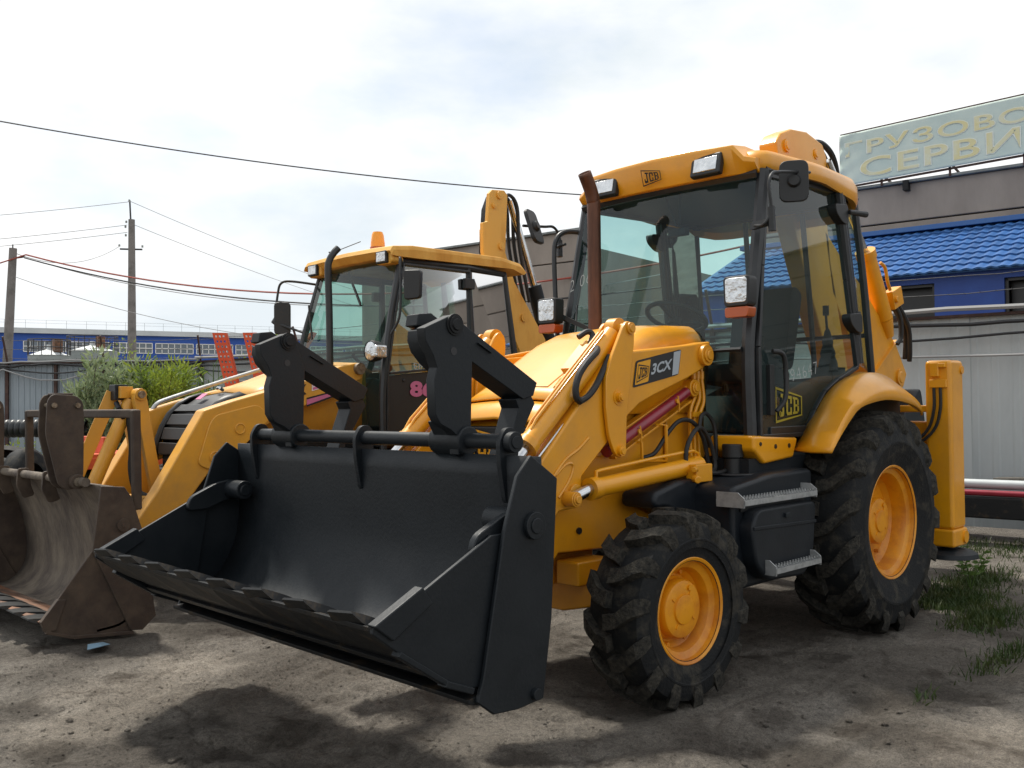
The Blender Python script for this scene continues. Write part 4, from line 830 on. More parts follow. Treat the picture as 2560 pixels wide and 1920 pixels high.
MB().box((3.03, -.07, 1.60), (.10, .12, .12)).cyl((3.06, -.04, 1.52), (3.06, .02, 1.47), .02).cyl((3.04, .0, 1.47), (3.04, .05, 1.40), .018).build('ram_head', 'charcoal', TX, bevel=.006)
for dy in (0, .045):
    MB().tube(spline([(3.0, .02+dy, 1.46), (2.98, .05+dy, 1.2), (2.99, .06+dy, 1.0), (2.96, .10+dy, .84), (2.86, .22+dy, .79), (2.72, .30+dy, .80)], 6), .020, 8).build('hydraulic_hose', 'rubber_hose', TX)
MB().box((2.86, .10, .78), (.22, .30, .06)).cyl((2.83, .16, .80), (2.83, .16, .90), .05, .02, n=14).build('link_base', 'yellow_terex', TX, bevel=.01)
# cab
TAP = [(.80, .63, 2.78), (.90, .655, 2.42), (.985, .68, 2.09), (1.06, .70, 1.62), (1.06, .70, 1.10)]
TBP = [(.03, .67, 2.78), (.0, .69, 2.1), (.0, .70, 1.60)]
TCP = [(-.50, .62, 2.78), (-.60, .66, 2.0), (-.62, .68, 1.5)]
for s in (1, -1):
    m_ = lambda pts: [(x, s*y, z) for x, y, z in pts]
    MB().tube(m_(spline(TAP, 4)), .034, 8).build('front_pillar', 'black_frame', TX)
    MB().tube(m_(TBP), .028, 8).build('door_pillar', 'black_frame', TX)
    MB().tube(m_(TCP), .028, 8).build('rear_pillar', 'black_frame', TX)
    MB().tube(m_([(.80, .63, 2.77), (.03, .67, 2.78), (-.50, .62, 2.77)]), .03, 8).build('roof_rail', 'black_frame', TX)
    dr = empty('door'); dr.parent = TX
    b = MB(); b.add(m_([(.80, .655, 2.74), (.92, .685, 2.3), (1.0, .70, 1.78), (.87, .70, 1.72), (.03, .70, 1.86), (.03, .68, 2.74)]), [(0, 1, 2, 3, 4, 5)]); b.build('door_glass', 'terex_glass', dr, smooth=False)
    b = MB(); q = m_([(.80, .66, 2.74), (.92, .69, 2.3), (1.02, .705, 1.76), (1.03, .71, 1.15), (.25, .71, 1.15), (.03, .71, 1.7), (.03, .69, 2.74)]); q.append(q[0])
    for p0, p1 in zip(q[:-1], q[1:]): b.beam(p0, p1, .022, .045, up=(0, 1, 0))
    b.beam((1.0, s*.705, 1.76), (.03, s*.705, 1.85), .022, .05, up=(0, 1, 0)); b.build('door_frame', 'black_frame', dr, bevel=.005)
    b = MB(); b.prism([(1.01, 1.74), (1.02, 1.17), (.27, 1.17), (.05, 1.70), (.05, 1.83)], s*.695, s*.708); b.build('door_panel', 'black_plastic', dr, bevel=.004)
    b = MB(); b.box((.06, s*.715, 2.62), (.12, .05, .10)); b.box((.06, s*.72, 1.95), (.10, .05, .09)); b.cyl((.84, s*.70, 1.70), (.84, s*.72, 1.70), .014); b.build('door_hardware', 'black_plastic', dr, bevel=.008)
    b = MB(); b.add(m_([(-.02, .675, 2.74), (-.02, .70, 1.60), (-.60, .67, 1.60), (-.50, .625, 2.74)]), [(0, 1, 2, 3)]); b.build('quarter_glass', 'terex_glass', TX, smooth=False)
    b = MB().prism([(-.02, 1.60), (-.62, 1.60), (-.62, 1.30), (.1, 1.2)], s*.66, s*.70); b.build('side_panel', 'black_plastic', TX)
    # mirrors
    if s > 0:
        b = MB(); b.tube(spline([(.80, .66, 2.72), (.92, .78, 2.76), (.96, .82, 2.74), (.96, .83, 2.55), (.97, .82, 2.25), (1.0, .74, 2.10)], 5), .011, 8); ma = b.build('mirror_arm', 'black_frame', TX)
        pl = rounded([(.075, -.13), (.085, .13), (-.085, .125), (-.075, -.12)], .03, 3); c_ = Vector((.905, .93, 2.52)); Rz = Matrix.Rotation(math.radians(-62), 3, 'Z')
    else:
        b = MB(); b.tube(spline([(.80, -.66, 2.68), (1.0, -.86, 2.72), (1.08, -.92, 2.70), (1.10, -.95, 2.60), (1.13, -.95, 2.35), (1.12, -.92, 2.30), (.98, -.68, 2.20)], 5), .012, 8); b.cyl((1.13, -.97, 2.30), (1.11, -.93, 2.36), .035); ma = b.build('mirror_arm', 'black_frame', TX)
        pl = rounded([(.08, -.16), (.08, .16), (-.08, .16), (-.08, -.16)], .04, 3); c_ = Vector((1.08, -.90, 2.35)); Rz = Matrix.Rotation(math.radians(-35), 3, 'Z')
    n_ = len(pl); vs = [Rz @ Vector((x, t, z))+c_ for t in (-.03, .03) for x, z in pl]
    MB().add(vs, [tuple(range(n_)), tuple(range(2*n_-1, n_-1, -1))]+[((i+1) % n_, i, n_+i, n_+(i+1) % n_) for i in range(n_)]).build('mirror', 'black_plastic', TX, bevel=.012)
    # headlamp on stalk
    c = Vector((1.24, s*.76, 1.945))
    hh = MB().lathe([(.088, 0), (.094, -.02), (.085, -.08), (.04, -.16), (.0, -.17)], c, n=20, axis='X').build('headlight', 'black_plastic', TX)
    MB().lathe([(.001, .014), (.055, .010), (.080, -.002), (.084, -.01)], c, n=20, axis='X').build('lens', 'lamp_lens', hh)
    MB().box(c+Vector((-.05, s*.055, -.005)), (.13, .09, .11)).build('turn_lamp', 'lamp_lens', hh, bevel=.02)
    MB().beam(c+Vector((-.1, 0, 0)), (1.04, s*.70, 1.95), .03, .03).build('bracket', 'black_plastic', hh)
    MB().grid([[(x, s*y, z) for x, z in spline([(.75, 1.15, 0), (.55, 1.35, 0), (.25, 1.47, 0), (-.3, 1.5, 0), (-.8, 1.3, 0)], 3) for _ in (0,)] if 0 else [(p.x, s*y, p.y-dz) for p in spline([(.75, 1.15, 0), (.55, 1.35, 0), (.25, 1.47, 0), (-.3, 1.5, 0), (-.8, 1.3, 0)], 3)] for y, dz in ((.70, 0), (1.05, 0), (1.10, .06))]).build('fender', 'yellow_terex', TX, ang=60, thick=.015)
def tap(z):
    for (x0, y0, z0), (x1, y1, z1) in zip(TAP[:-1], TAP[1:]):
        if z1 <= z <= z0: t = (z0-z)/(z0-z1); return x0+(x1-x0)*t, y0+(y1-y0)*t
    return TAP[-1][:2]
rows = []
for z in (2.76, 2.5, 2.2, 2.0, 1.8, 1.62, 1.3):
    x, y = tap(z); rows.append([(x+.02+.03*(1-(k/5)**2), y*k/5, z) for k in range(-5, 6)])
MB().grid(rows).build('windscreen', 'terex_glass', TX, ang=60)
MB().grid([[(-.50, .62*k/2, 2.75) for k in range(-2, 3)], [(-.60, .66*k/2, 2.0) for k in range(-2, 3)], [(-.62, .68*k/2, 1.5) for k in range(-2, 3)]]).build('rear_glass', 'terex_glass', TX, ang=60)
b = MB()
for s in (1, -1): b.tube([(-.50, s*.3, 2.78), (-.62, s*.32, 1.4)], .03, 6)
b.tube([(-.61, -.68, 1.75), (-.61, .68, 1.75)], .025, 6); b.build('rear_frame', 'black_frame', TX)
b = MB(); b.beam((.84, -.12, 2.74), (.96, .24, 2.40), .012, .03); b.beam((1.02, -.52, 2.45), (1.05, -.42, 2.12), .012, .03); b.build('wiper', 'rubber_hose', TX)
# roof with drip edge and front eyebrow
rp = [(.96, 2.845), (.93, 2.89), (.70, 2.915), (-.40, 2.925), (-.66, 2.89), (-.74, 2.80), (-.70, 2.775), (-.55, 2.82), (.70, 2.80), (.90, 2.80)]
rows = []
for y, k in ((-.70, -.04), (-.68, 0.0), (-.4, .012), (0, .018), (.4, .012), (.68, 0.0), (.70, -.04)):
    rows.append([(x, y, z+(k if z > 2.84 else 0)) for x, z in rp]+[(rp[0][0], y, rp[0][1]+(k if rp[0][1] > 2.84 else 0))])
rf = MB().grid(rows); rf.add(rows[0][:-1], [tuple(range(len(rp)))]); rf.add(rows[-1][:-1], [tuple(range(len(rp)-1, -1, -1))])
roof2 = rf.build('cab_roof', 'yellow_faded', TX, ang=40, bevel=.01)
for s in (1, -1):
    MB().prism([(s*.45, 2.865), (s*.66, 2.87), (s*.68, 2.76), (s*.64, 2.735), (s*.44, 2.74)], .80, .935, 'X').build('lamp_pod', 'yellow_faded', roof2, bevel=.02)
    lo_ = MB().box((.945, s*.55, 2.80), (.04, .155, .11)).build('work_light', 'black_plastic', TX, bevel=.01)
    MB().box((.958, s*.55, 2.80), (.022, .125, .085)).build('lens', 'lamp_lens', lo_, bevel=.005)
bc = MB().lathe([(.068, 0), (.066, .05), (.056, .13), (.045, .155), (.0, .16)], (.74, .21, 2.94), n=20, axis='Z').build('beacon', 'amber', TX)
MB().lathe([(.072, -.02), (.073, .012), (.066, .014)], (.74, .21, 2.94), n=20, axis='Z').build('beacon_base', 'orange_lens', bc)
b = MB(); b.tube([(1.0, -.10, 2.88), (1.02, -.10, 2.915), (1.0, .30, 2.965)], .004, 5); b.tube([(1.03, -.16, 2.92), (1.0, -.05, 2.915)], .007, 5); b.build('aerial', 'black_frame', TX)
# interior
MB().box((.25, 0, 1.16), (1.5, 1.3, .08)).build('cab_floor', 'interior_dark', TX)
MB().prism([(1.0, 1.15), (1.02, 1.66), (.92, 1.74), (.80, 1.70), (.82, 1.15)], -.4, .4).build('dashboard', 'interior_dark', TX, bevel=.03)
b = MB(); b.prism(rounded([(.30, 1.55), (-.14, 1.52), (-.16, 1.64), (.28, 1.68)], .04, 3), -.23, .23); b.prism(rounded([(-.08, 1.62), (-.20, 1.64), (-.34, 2.16), (-.24, 2.20)], .05, 3), -.23, .23); b.cyl((.05, 0, 1.18), (.05, 0, 1.55), .12); b.build('seat', 'seat_fabric', TX, bevel=.03)
sw = MB(); c = Vector((.66, 0, 1.90)); ax = Vector((-.45, 0, .89)).normalized(); ux = Vector((0, 1, 0)); vx = ax.cross(ux)
sw.tube([c+ux*.19*math.cos(a)+vx*.19*math.sin(a) for a in [2*PI*k/28 for k in range(29)]], .016, 8, cap=False); sw.cyl(c-ax*.4, c, .04); sw.beam(c-ux*.19, c+ux*.19, .03, .015); sw.build('steering_wheel', 'interior_dark', TX)
flat('model_number', text_polys('860', .05), (.775, .712, 1.555), (-.42, 0, 0), (0, 0, .145), 'decal_pink', TX, lift=.004)
flat('chalk_writing', text_polys('EM4'), (.72, .705, 1.80), (-.19, 0, -.01), (.01, 0, .06), 'chalk', TX, lift=.008)
# loader bucket on the ground
TB = empty('bucket'); TB.parent = TX
for s in (1, -1):
    sp = MB().prism([(3.63, .98), (3.48, .965), (3.43, .89), (3.36, .67), (3.27, .10), (3.36, .02), (3.44, .03), (3.68, .57)], s*1.115, s*1.135).build('side_plate', 'rusty_bucket', TB, bevel=.005)
    cl = MB().prism([(3.68, .57), (3.985, .165), (3.97, .11), (3.80, .05), (3.44, .012), (3.40, .04)], s*1.100, s*1.120).build('clam_side', 'rusty_bucket', TB, bevel=.005)
    MB().prism([(3.99, .17), (3.89, .295), (3.84, .29), (3.90, .11), (3.96, .10)], s*1.09, s*1.13).build('side_cutter', 'rusty_bucket', TB, bevel=.004)
    MB().beam((3.96, s*1.118, .105), (3.80, s*1.118, .048), .03, .02).beam((3.80, s*1.118, .048), (3.42, s*1.118, .012), .034, .022).build('wear_strip', 'rusty_bucket', TB, bevel=.003)
    MB().cyl((3.49, s*1.135, .72), (3.49, s*1.15, .72), .042, n=20).cyl((3.49, s*1.15, .72), (3.49, s*1.155, .72), .015, n=12).build('pivot_boss', 'rusty_bucket', TB)
sp_ = [(p.x, p.y) for p in spline([(3.55, .97, 0), (3.43, .75, 0), (3.36, .45, 0), (3.37, .22, 0), (3.48, .09, 0), (3.65, .06, 0)], 5)]
MB().grid([[(x, -1.12+2.24*k/8, z) for x, z in sp_] for k in range(9)]).build('back_sheet', 'muddy_steel', TB, ang=50, thick=.015)
MB().prism([(3.60, .05), (3.97, .145), (3.985, .165), (3.96, .175), (3.60, .075)], -1.11, 1.11).build('floor_plate', 'rust_orange', TB, bevel=.003)
for k in range(8):
    o = bpy.data.objects.new('tooth', tme); COL.objects.link(o); o.parent = TB; o.location = (3.95, -.965+1.93*k/7, .155); o.rotation_euler = (0, math.radians(20), 0)
MB().cyl((3.60, -1.05, .985), (3.60, .80, .985), .030, n=16).build('fork_bar', 'muddy_steel', TB)
for y in (-.90, -.44, .10):
    MB().prism(rounded([(3.55, .90), (3.56, 1.03), (3.64, 1.03), (3.65, .90), (3.60, .80), (3.52, .82)], .02, 2), y-.012, y+.012).build('bar_bracket', 'rusty_bucket', TB, bevel=.003)
TF = [(3.80, 1.53), (3.77, 1.575), (3.61, 1.565), (3.57, 1.52), (3.562, 1.40), (3.567, 1.02), (3.60, .94), (3.68, .93), (3.73, .97), (3.81, 1.31)]
for y in (-1.02, .66):
    fk = MB().prism(rounded(TF, .03, 3), y-.01, y+.01).prism(rounded(TF, .03, 3), y-.15, y-.13).build('fork_bracket', 'rusty_bucket', TB, bevel=.004)
    b = MB(); b.cyl((3.62, y-.16, .985), (3.62, y+.06, .985), .05, n=18); b.box((3.69, y-.07, 1.575), (.12, .13, .015)); b.build('fork_hub', 'rusty_bucket', TB, bevel=.004)
    b = MB()
    for x, z in ((3.76, 1.50), (3.61, 1.50)): b.cyl((x, y-.14, z), (x, y+.03, z), .018, n=12)
    b.cyl((3.62, y+.06, .985), (3.62, y+.075, .985), .03, n=12); b.build('fork_bolt', 'steel_bolt', TB)
b = MB(); b.beam((3.37, -1.04, 1.44), (3.37, 1.04, 1.44), .05, .06); b.beam((3.37, 1.04, 1.467), (3.36, 1.04, .80), .06, .05, up=(0, 1, 0)); b.beam((3.37, -1.04, 1.467), (3.36, -1.04, .80), .06, .05, up=(0, 1, 0)); b.build('fork_frame', 'rusty_bucket', TB, bevel=.012)
# backhoe
MB().box((-1.0, 0, 1.0), (.18, 2.0, .5)).box((-1.25, 0, 1.0), (.3, .4, .8)).build('rear_carriage', 'yellow_terex', TX, bevel=.02)
TBm = [(-.76, 3.70), (-.80, 3.745), (-.98, 3.765), (-1.03, 3.72), (-.99, 3.10), (-1.12, 2.80), (-1.60, 2.20), (-1.72, 1.2), (-1.25, .9), (-1.20, 2.04), (-.72, 2.85), (-.66, 3.08), (-.66, 3.38), (-.73, 3.40)]
bo = MB().prism(TBm, .10, .15).build('boom', 'yellow_faded', TX, bevel=.010); MB().prism([(x-.13, z-.03) for x, z in TBm], -.05, .0).build('boom_plate', 'yellow_faded', bo, bevel=.010)
MB().prism([(-.78, 3.55), (-.85, 3.70), (-1.0, 3.70), (-.98, 3.10), (-1.10, 2.82), (-1.5, 2.25), (-1.3, 2.0), (-.80, 2.85), (-.74, 3.10)], .0, .10).build('boom_web', 'charcoal_worn', bo)
b = MB()
for x, z, r in ((-.82, 3.58, .03), (-.92, 3.16, .04), (-1.25, 2.42, .045), (-.90, 3.70, .04)): b.cyl((x, .15, z), (x, .17, z), r, n=18); b.cyl((x, .17, z), (x, .174, z), r*.5, n=10)
b.build('boom_boss', 'yellow_faded', bo)
rm = MB().cyl((-1.52, .05, 2.80), (-1.78, .05, 2.10), .085, n=22).build('boom_ram', 'charcoal', TX)
MB().cyl((-1.53, .05, 2.78), (-1.16, .05, 3.70), .042).build('ram_rod', 'chrome', rm)
for k in range(3):
    MB().tube(spline([(-1.0, .1-.08*k, 3.66), (-1.10, .1-.08*k, 3.74), (-1.22, .1-.08*k, 3.62), (-1.25, .1-.08*k, 3.2), (-1.40, .1-.08*k, 2.6)], 6), .02, 8).build('hydraulic_hose', 'rubber_hose', TX)
for s in (1, -1): MB().box((-1.0, s*.98, 1.0), (.22, .18, 1.1)).build('stabiliser_leg', 'yellow_terex', TX, bevel=.02)
MB().prism([(-1.75, 2.0), (-1.95, 1.9), (-2.2, 1.2), (-2.0, .9), (-1.8, 1.2)], -.10, .10).build('dipper', 'yellow_faded', TX, bevel=.01)
# ================================================================== ground
def axis_lines(lo, hi, step, far, grow=1.22):
    a = []; x = lo
    while x <= hi+1e-6: a.append(x); x += step
    d = step; x = a[-1]
    while x < far: d *= grow; x += d; a.append(x)
    d = step; x = a[0]; pre = []
    while x > -far: d *= grow; x -= d; pre.append(x)
    return pre[::-1]+a
GX = axis_lines(-1.6, 5.0, .020, 900, 1.16); GY = axis_lines(-2.6, 2.9, .020, 900, 1.16)
def fbm(x, y, s, o=4): return noise.fractal(Vector((x*s, y*s, 3.7)), 0.9, 2.1, o)
def gh(x, y):
    d = math.hypot(x-3, y)
    if d > 60: return -.02
    k = max(0, 1-d/40)
    z = .034*k*fbm(x, y, .55, 3)
    if d < 9:
        q = 1-d/9
        z += q*.020*fbm(x+9, y, 2.2, 4)
        r = noise.ridged_multi_fractal(Vector((x*1.5, y*2.3, 1.3)), .9, 2.2, 4, 1.0, 2.0)
        z += q*.016*(r-1.0)
        z += q*.013*fbm(x, y+5, 7, 5)+q*.006*abs(fbm(x+3, y, 19, 3))
        c1, c2 = noise.voronoi(Vector((x*1.7+.3*fbm(x, y, 2), y*1.7, .5)))[0][:2]; z -= q*.016*max(0, 1-(c2-c1)/.09)
        # lug prints of a passing tyre beside the front and rear wheels
        t = abs(y-.86-.03*math.sin(x*2)); 
        if t < .22 and -.6 < x < 1.95: z += -.028*(1-t/.22)*(0.4+.6*math.sin(2*PI*(x+.35*abs(y-.86))/.17))*(.55+.45*noise.noise(Vector((x*3, y*3, 7))))
        # shallow rut in front of the bucket
        ly = -.08+(x-4.09)*.04; t = abs((y-ly)+.36*(x-3.8))
        if t < .16 and 3.2 < x < 4.5: z -= .030*(1-t/.16)*(1-abs(x-3.8)/.8)
        # broken crust edge along the weeds at the right
        t = abs(y-(1.72+.12*math.sin(x*2.3)+.15*fbm(x, 0, 1.3)))
        if t < .25 and x > -.5: z -= .035*(1-t/.25)
    return z
vs = [(x, y, gh(x, y)) for x in GX for y in GY]; ny = len(GY)
fs = [(i*ny+j, (i+1)*ny+j, (i+1)*ny+j+1, i*ny+j+1) for i in range(len(GX)-1) for j in range(ny-1)]
m = bpy.data.materials.new('dirt'); m.use_nodes = True; M['dirt'] = m
t = m.node_tree; n = t.nodes.new; l = t.links.new; bs = t.nodes['Principled BSDF']; bs.inputs['Roughness'].default_value = .95; bs.inputs['Specular IOR Level'].default_value = .2
tcn = n('ShaderNodeTexCoord')
def nzn(scale, det=6, rough=.6):
    a = n('ShaderNodeTexNoise'); a.inputs['Scale'].default_value = scale; a.inputs['Detail'].default_value = det; a.inputs['Roughness'].default_value = rough; l(tcn.outputs['Object'], a.inputs['Vector']); return a
def rampn(src, stops):
    r = n('ShaderNodeValToRGB'); e = r.color_ramp.elements
    while len(e) < len(stops): e.new(.5)
    for el, (p, c) in zip(e, stops): el.position = p; el.color = (*c, 1) if len(c) == 3 else c
    l(src, r.inputs[0]); return r
base = rampn(nzn(1.1).outputs[0], [(.34, (.130, .116, .101)), (.5, (.210, .191, .166)), (.68, (.320, .295, .261))])
fine = rampn(nzn(38, 8, .75).outputs[0], [(.3, (.52, .52, .52)), (.5, (.95, .95, .95)), (.72, (1.3, 1.28, 1.25))])
fine2 = rampn(nzn(150, 5, .8).outputs[0], [(.32, (.45, .44, .43)), (.5, (1, 1, 1)), (.68, (1.45, 1.42, 1.38))])
mf = n('ShaderNodeMix'); mf.data_type = 'RGBA'; mf.blend_type = 'MULTIPLY'; mf.inputs[0].default_value = 1; l(fine.outputs[0], mf.inputs[6]); l(fine2.outputs[0], mf.inputs[7])
mu = n('ShaderNodeMix'); mu.data_type = 'RGBA'; mu.blend_type = 'MULTIPLY'; mu.inputs[0].default_value = 1; l(base.outputs[0], mu.inputs[6]); l(mf.outputs[2], mu.inputs[7])
damp = rampn(nzn(1.9, 7, .62).outputs[0], [(.57, (0, 0, 0)), (.66, (1, 1, 1))])
dk = n('ShaderNodeMix'); dk.data_type = 'RGBA'; dk.inputs[7].default_value = (.055, .045, .036, 1); l(mu.outputs[2], dk.inputs[6])
mm = n('ShaderNodeMath'); mm.operation = 'MULTIPLY'; mm.inputs[1].default_value = .75; l(damp.outputs[0], mm.inputs[0]); l(mm.outputs[0], dk.inputs[0])
dist = nzn(4.5, 6, .7); wob = n('ShaderNodeVectorMath'); wob.operation = 'MULTIPLY_ADD'; l(dist.outputs['Color'], wob.inputs[0]); wob.inputs[1].default_value = (.55, .55, 0); l(tcn.outputs['Object'], wob.inputs[2])
acc = None
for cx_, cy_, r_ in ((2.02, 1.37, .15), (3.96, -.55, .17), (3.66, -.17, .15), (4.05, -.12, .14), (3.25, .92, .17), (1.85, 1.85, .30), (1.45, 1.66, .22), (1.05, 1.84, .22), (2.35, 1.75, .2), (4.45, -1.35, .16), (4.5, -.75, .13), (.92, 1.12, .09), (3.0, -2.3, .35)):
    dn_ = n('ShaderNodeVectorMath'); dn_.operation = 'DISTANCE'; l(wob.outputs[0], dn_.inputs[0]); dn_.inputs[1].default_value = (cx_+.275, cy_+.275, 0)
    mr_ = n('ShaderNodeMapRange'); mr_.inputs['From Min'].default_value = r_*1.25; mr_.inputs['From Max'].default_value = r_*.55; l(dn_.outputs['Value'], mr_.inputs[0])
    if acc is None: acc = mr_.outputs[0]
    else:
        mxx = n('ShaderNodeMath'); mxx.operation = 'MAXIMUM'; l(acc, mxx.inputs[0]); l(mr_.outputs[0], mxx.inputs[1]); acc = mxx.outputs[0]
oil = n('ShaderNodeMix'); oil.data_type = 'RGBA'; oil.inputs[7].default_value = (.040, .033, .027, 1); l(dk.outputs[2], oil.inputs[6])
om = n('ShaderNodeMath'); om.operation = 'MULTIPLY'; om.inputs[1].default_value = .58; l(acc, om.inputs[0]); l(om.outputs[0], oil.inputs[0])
acc2 = None
for cx_, cy_, r_ in ((1.15, 2.2, .33), (1.75, 2.35, .42), (.4, 2.25, .42), (-2.3, 1.25, .5), (4.0, -1.25, .42), (4.35, -.95, .30), (3.5, -1.5, .3)):
    dn_ = n('ShaderNodeVectorMath'); dn_.operation = 'DISTANCE'; l(wob.outputs[0], dn_.inputs[0]); dn_.inputs[1].default_value = (cx_+.275, cy_+.275, 0)
    mr_ = n('ShaderNodeMapRange'); mr_.inputs['From Min'].default_value = r_*1.15; mr_.inputs['From Max'].default_value = r_*.6; l(dn_.outputs['Value'], mr_.inputs[0])
    if acc2 is None: acc2 = mr_.outputs[0]
    else:
        mxx = n('ShaderNodeMath'); mxx.operation = 'MAXIMUM'; l(acc2, mxx.inputs[0]); l(mr_.outputs[0], mxx.inputs[1]); acc2 = mxx.outputs[0]
pale = n('ShaderNodeMix'); pale.data_type = 'RGBA'; pale.blend_type = 'MULTIPLY'; pale.inputs[7].default_value = (1.45, 1.43, 1.40, 1); l(oil.outputs[2], pale.inputs[6]); l(acc2, pale.inputs[0]); pale.clamp_factor = True
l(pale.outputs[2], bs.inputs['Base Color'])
b1 = n('ShaderNodeBump'); b1.inputs['Strength'].default_value = 1.0; b1.inputs['Distance'].default_value = .06; l(nzn(30, 9, .78).outputs[0], b1.inputs['Height'])
b2 = n('ShaderNodeBump'); b2.inputs['Strength'].default_value = 1.0; b2.inputs['Distance'].default_value = .014; l(nzn(130, 4, .7).outputs[0], b2.inputs['Height']); l(b1.outputs[0], b2.inputs['Normal']); l(b2.outputs[0], bs.inputs['Normal'])
me = bpy.data.meshes.new('ground'); me.from_pydata(vs, [], fs); me.update()
struct(link('ground', me, 'dirt', ang=80))
# pebbles and clods
def rock_mesh(seed, r=1.0):
    bm = bmesh.new(); bmesh.ops.create_icosphere(bm, subdivisions=1, radius=r)
    for v in bm.verts: v.co *= .75+.5*random.random(); v.co.z *= .6
    return [v.co.copy() for v in bm.verts], [tuple(v.index for v in f.verts) for f in bm.faces]
rocks = [rock_mesh(i) for i in range(6)]
for nm, cnt, s0, s1, mt, lab in (('pebbles', 9000, .0015, .0075, 'dirt', 'small stones and soil crumbs scattered over the dirt yard'), ('clods', 170, .006, .022, 'dirt', 'larger clods of dry earth lying on the dirt yard')):
    b = MB()
    for k in range(cnt):
        x, y = random.uniform(-1.5, 5.2), random.uniform(-2.8, 2.6)
        if nm == 'pebbles' and random.random() < .5: x, y = random.uniform(2.2, 4.9), random.uniform(-2.2, 1.6)
        if nm == 'clods' and random.random() < .6:
            x, y = random.choice([(3.8, -.2), (4.4, -.7), (1.7, 1.7), (2.2, 1.3), (2.7, .3), (1.3, 1.2)]); x += random.gauss(0, .35); y += random.gauss(0, .22)
        r_ = s0+(s1-s0)*random.random()**2.5; vv, ff = random.choice(rocks); a = random.random()*6.28; ca, sa = math.cos(a), math.sin(a); z = gh(x, y)
        b.add([(x+r_*(v.x*ca-v.y*sa), y+r_*(v.x*sa+v.y*ca), z+r_*v.z+r_*.3) for v in vv], ff)
    o = b.build(nm, mt, smooth=False); o['kind'] = 'stuff'; o['label'] = lab
# grass and weeds
def blades(name, spots, label, m='grass', h0=.02, h1=.08):
    b = MB()
    for cx, cy, sx, sy, cnt in spots:
        for k in range(cnt):
            x, y = random.gauss(cx, sx), random.gauss(cy, sy)
            if math.hypot(x, (y-.9)*1.2) < .70 and y < 1.16: continue
            h_ = random.uniform(h0, h1); a = random.random()*6.28; w_ = random.uniform(.003, .006); lx, ly = random.gauss(0, .4)*h_, random.gauss(0, .4)*h_
            z = gh(x, y)-.01; dx, dy = w_*math.cos(a), w_*math.sin(a)
            b.add([(x-dx, y-dy, z), (x+dx, y+dy, z), (x+dx*.7+lx*.5, y+dy*.7+ly*.5, z+h_*.6), (x-dx*.7+lx*.5, y-dy*.7+ly*.5, z+h_*.6), (x+lx, y+ly, z+h_)], [(0, 1, 2, 3), (3, 2, 4)])
    o = b.build(name, m, smooth=False); o['kind'] = 'stuff'; o['label'] = label
    return o
blades('grass', [(-1.25, .98, .30, .13, 2600), (-.75, 1.38, .22, .10, 1300), (-2.1, .85, .35, .12, 1400), (.10, 1.75, .25, .05, 420), (1.25, 1.74, .06, .03, 40),  (-3.9, -.2, .3, .6, 1800), (-4.2, 1.2, .3, .7, 1500)], 'patchy green grass growing behind the rear wheel and along the track edge')
blades('grass', [(-1.2, -11.5, 1.6, 1.2, 4200), (1.6, -11.8, 1.4, 1.5, 3600), (-3.0, -9, .8, 2.0, 1500)], 'tall rough grass at the foot of the blue-grey fence', h0=.2, h1=.75)

# ================================================================== leaves
def leafq(b, p, d, L_, w_):
    d = d.normalized(); s_ = d.cross(Vector((random.gauss(0, 1), random.gauss(0, 1), random.gauss(0, 1))))
    if s_.length < 1e-3: return
    s_.normalize(); n_ = s_.cross(d)*.15*L_
    b.add([p, p+d*L_*.45+s_*w_+n_*.5, p+d*L_, p+d*L_*.45-s_*w_+n_*.5], [(0, 1, 2, 3)])
def shrub(name, base, H_, spread, nst, nleaf, L_, w_, leafm, label, group=None, cat='shrub', up=.5, loc_stem='twig'):
    e = empty(name, base); tag(e, label, cat, group); st_, lf = MB(), MB()
    for i in range(nst):
        a = 2*PI*i/nst+random.uniform(-.4, .4); sp = spread*random.uniform(.25, 1); h_ = H_*random.uniform(.6, 1.0)*(1-.25*sp/spread)
        pts = [Vector((0, 0, 0)), Vector((math.cos(a)*sp*.3, math.sin(a)*sp*.3, h_*.4)), Vector((math.cos(a)*sp*.7+random.gauss(0, .05), math.sin(a)*sp*.7, h_*.75)), Vector((math.cos(a)*sp, math.sin(a)*sp, h_))]
        pp = spline(pts, 5); m_ = len(pp); st_.tube(pp, [.016*(1-.8*k/m_)*H_/2 for k in range(m_)], 5)
        for k in range(nleaf//nst):
            t = random.random()**.6*.85+.13; q = pp[min(m_-1, int(t*m_))]; tw = Vector((random.gauss(0, 1), random.gauss(0, 1), random.gauss(.3, .8))).normalized()*random.random()*.34*(spread**.7)
            leafq(lf, q+tw, (tw.normalized()+Vector((0, 0, up))+Vector((random.gauss(0, .4), random.gauss(0, .4), random.gauss(0, .4)))), L_*random.uniform(.6, 1.3), w_*random.uniform(.7, 1.2))
    st_.build('trunk', loc_stem, e); lf.build('crown', leafm, e, smooth=False)
    return e
shrub('willow_shrub', (-.62, -13.0, 0), 2.75, .62, 22, 4600, .15, .024, 'leaf_silver', 'silvery grey-green willow shrub in front of the blue-grey fence beside the greener bush', up=.9)
shrub('willow_shrub', (-1.45, -12.95, 0), 2.70, .95, 28, 8500, .14, .019, 'leaf_green', 'yellow-green bushy shrub with dense narrow leaves between the silvery willow and the orange ramps', up=.7)
shrub('bush', (-3.3, -19.5, 0), 3.2, 1.0, 10, 1600, .10, .02, 'leaf_green', 'green bush showing over the fence behind the first orange ramp', up=.4)
shrub('young_tree', (-25.2, -49.8, 0), 6.9, 1.6, 10, 1800, .28, .07, 'leaf_green', 'distant young tree peeking over the fork bracket below the far mirror', cat='tree', up=.6)
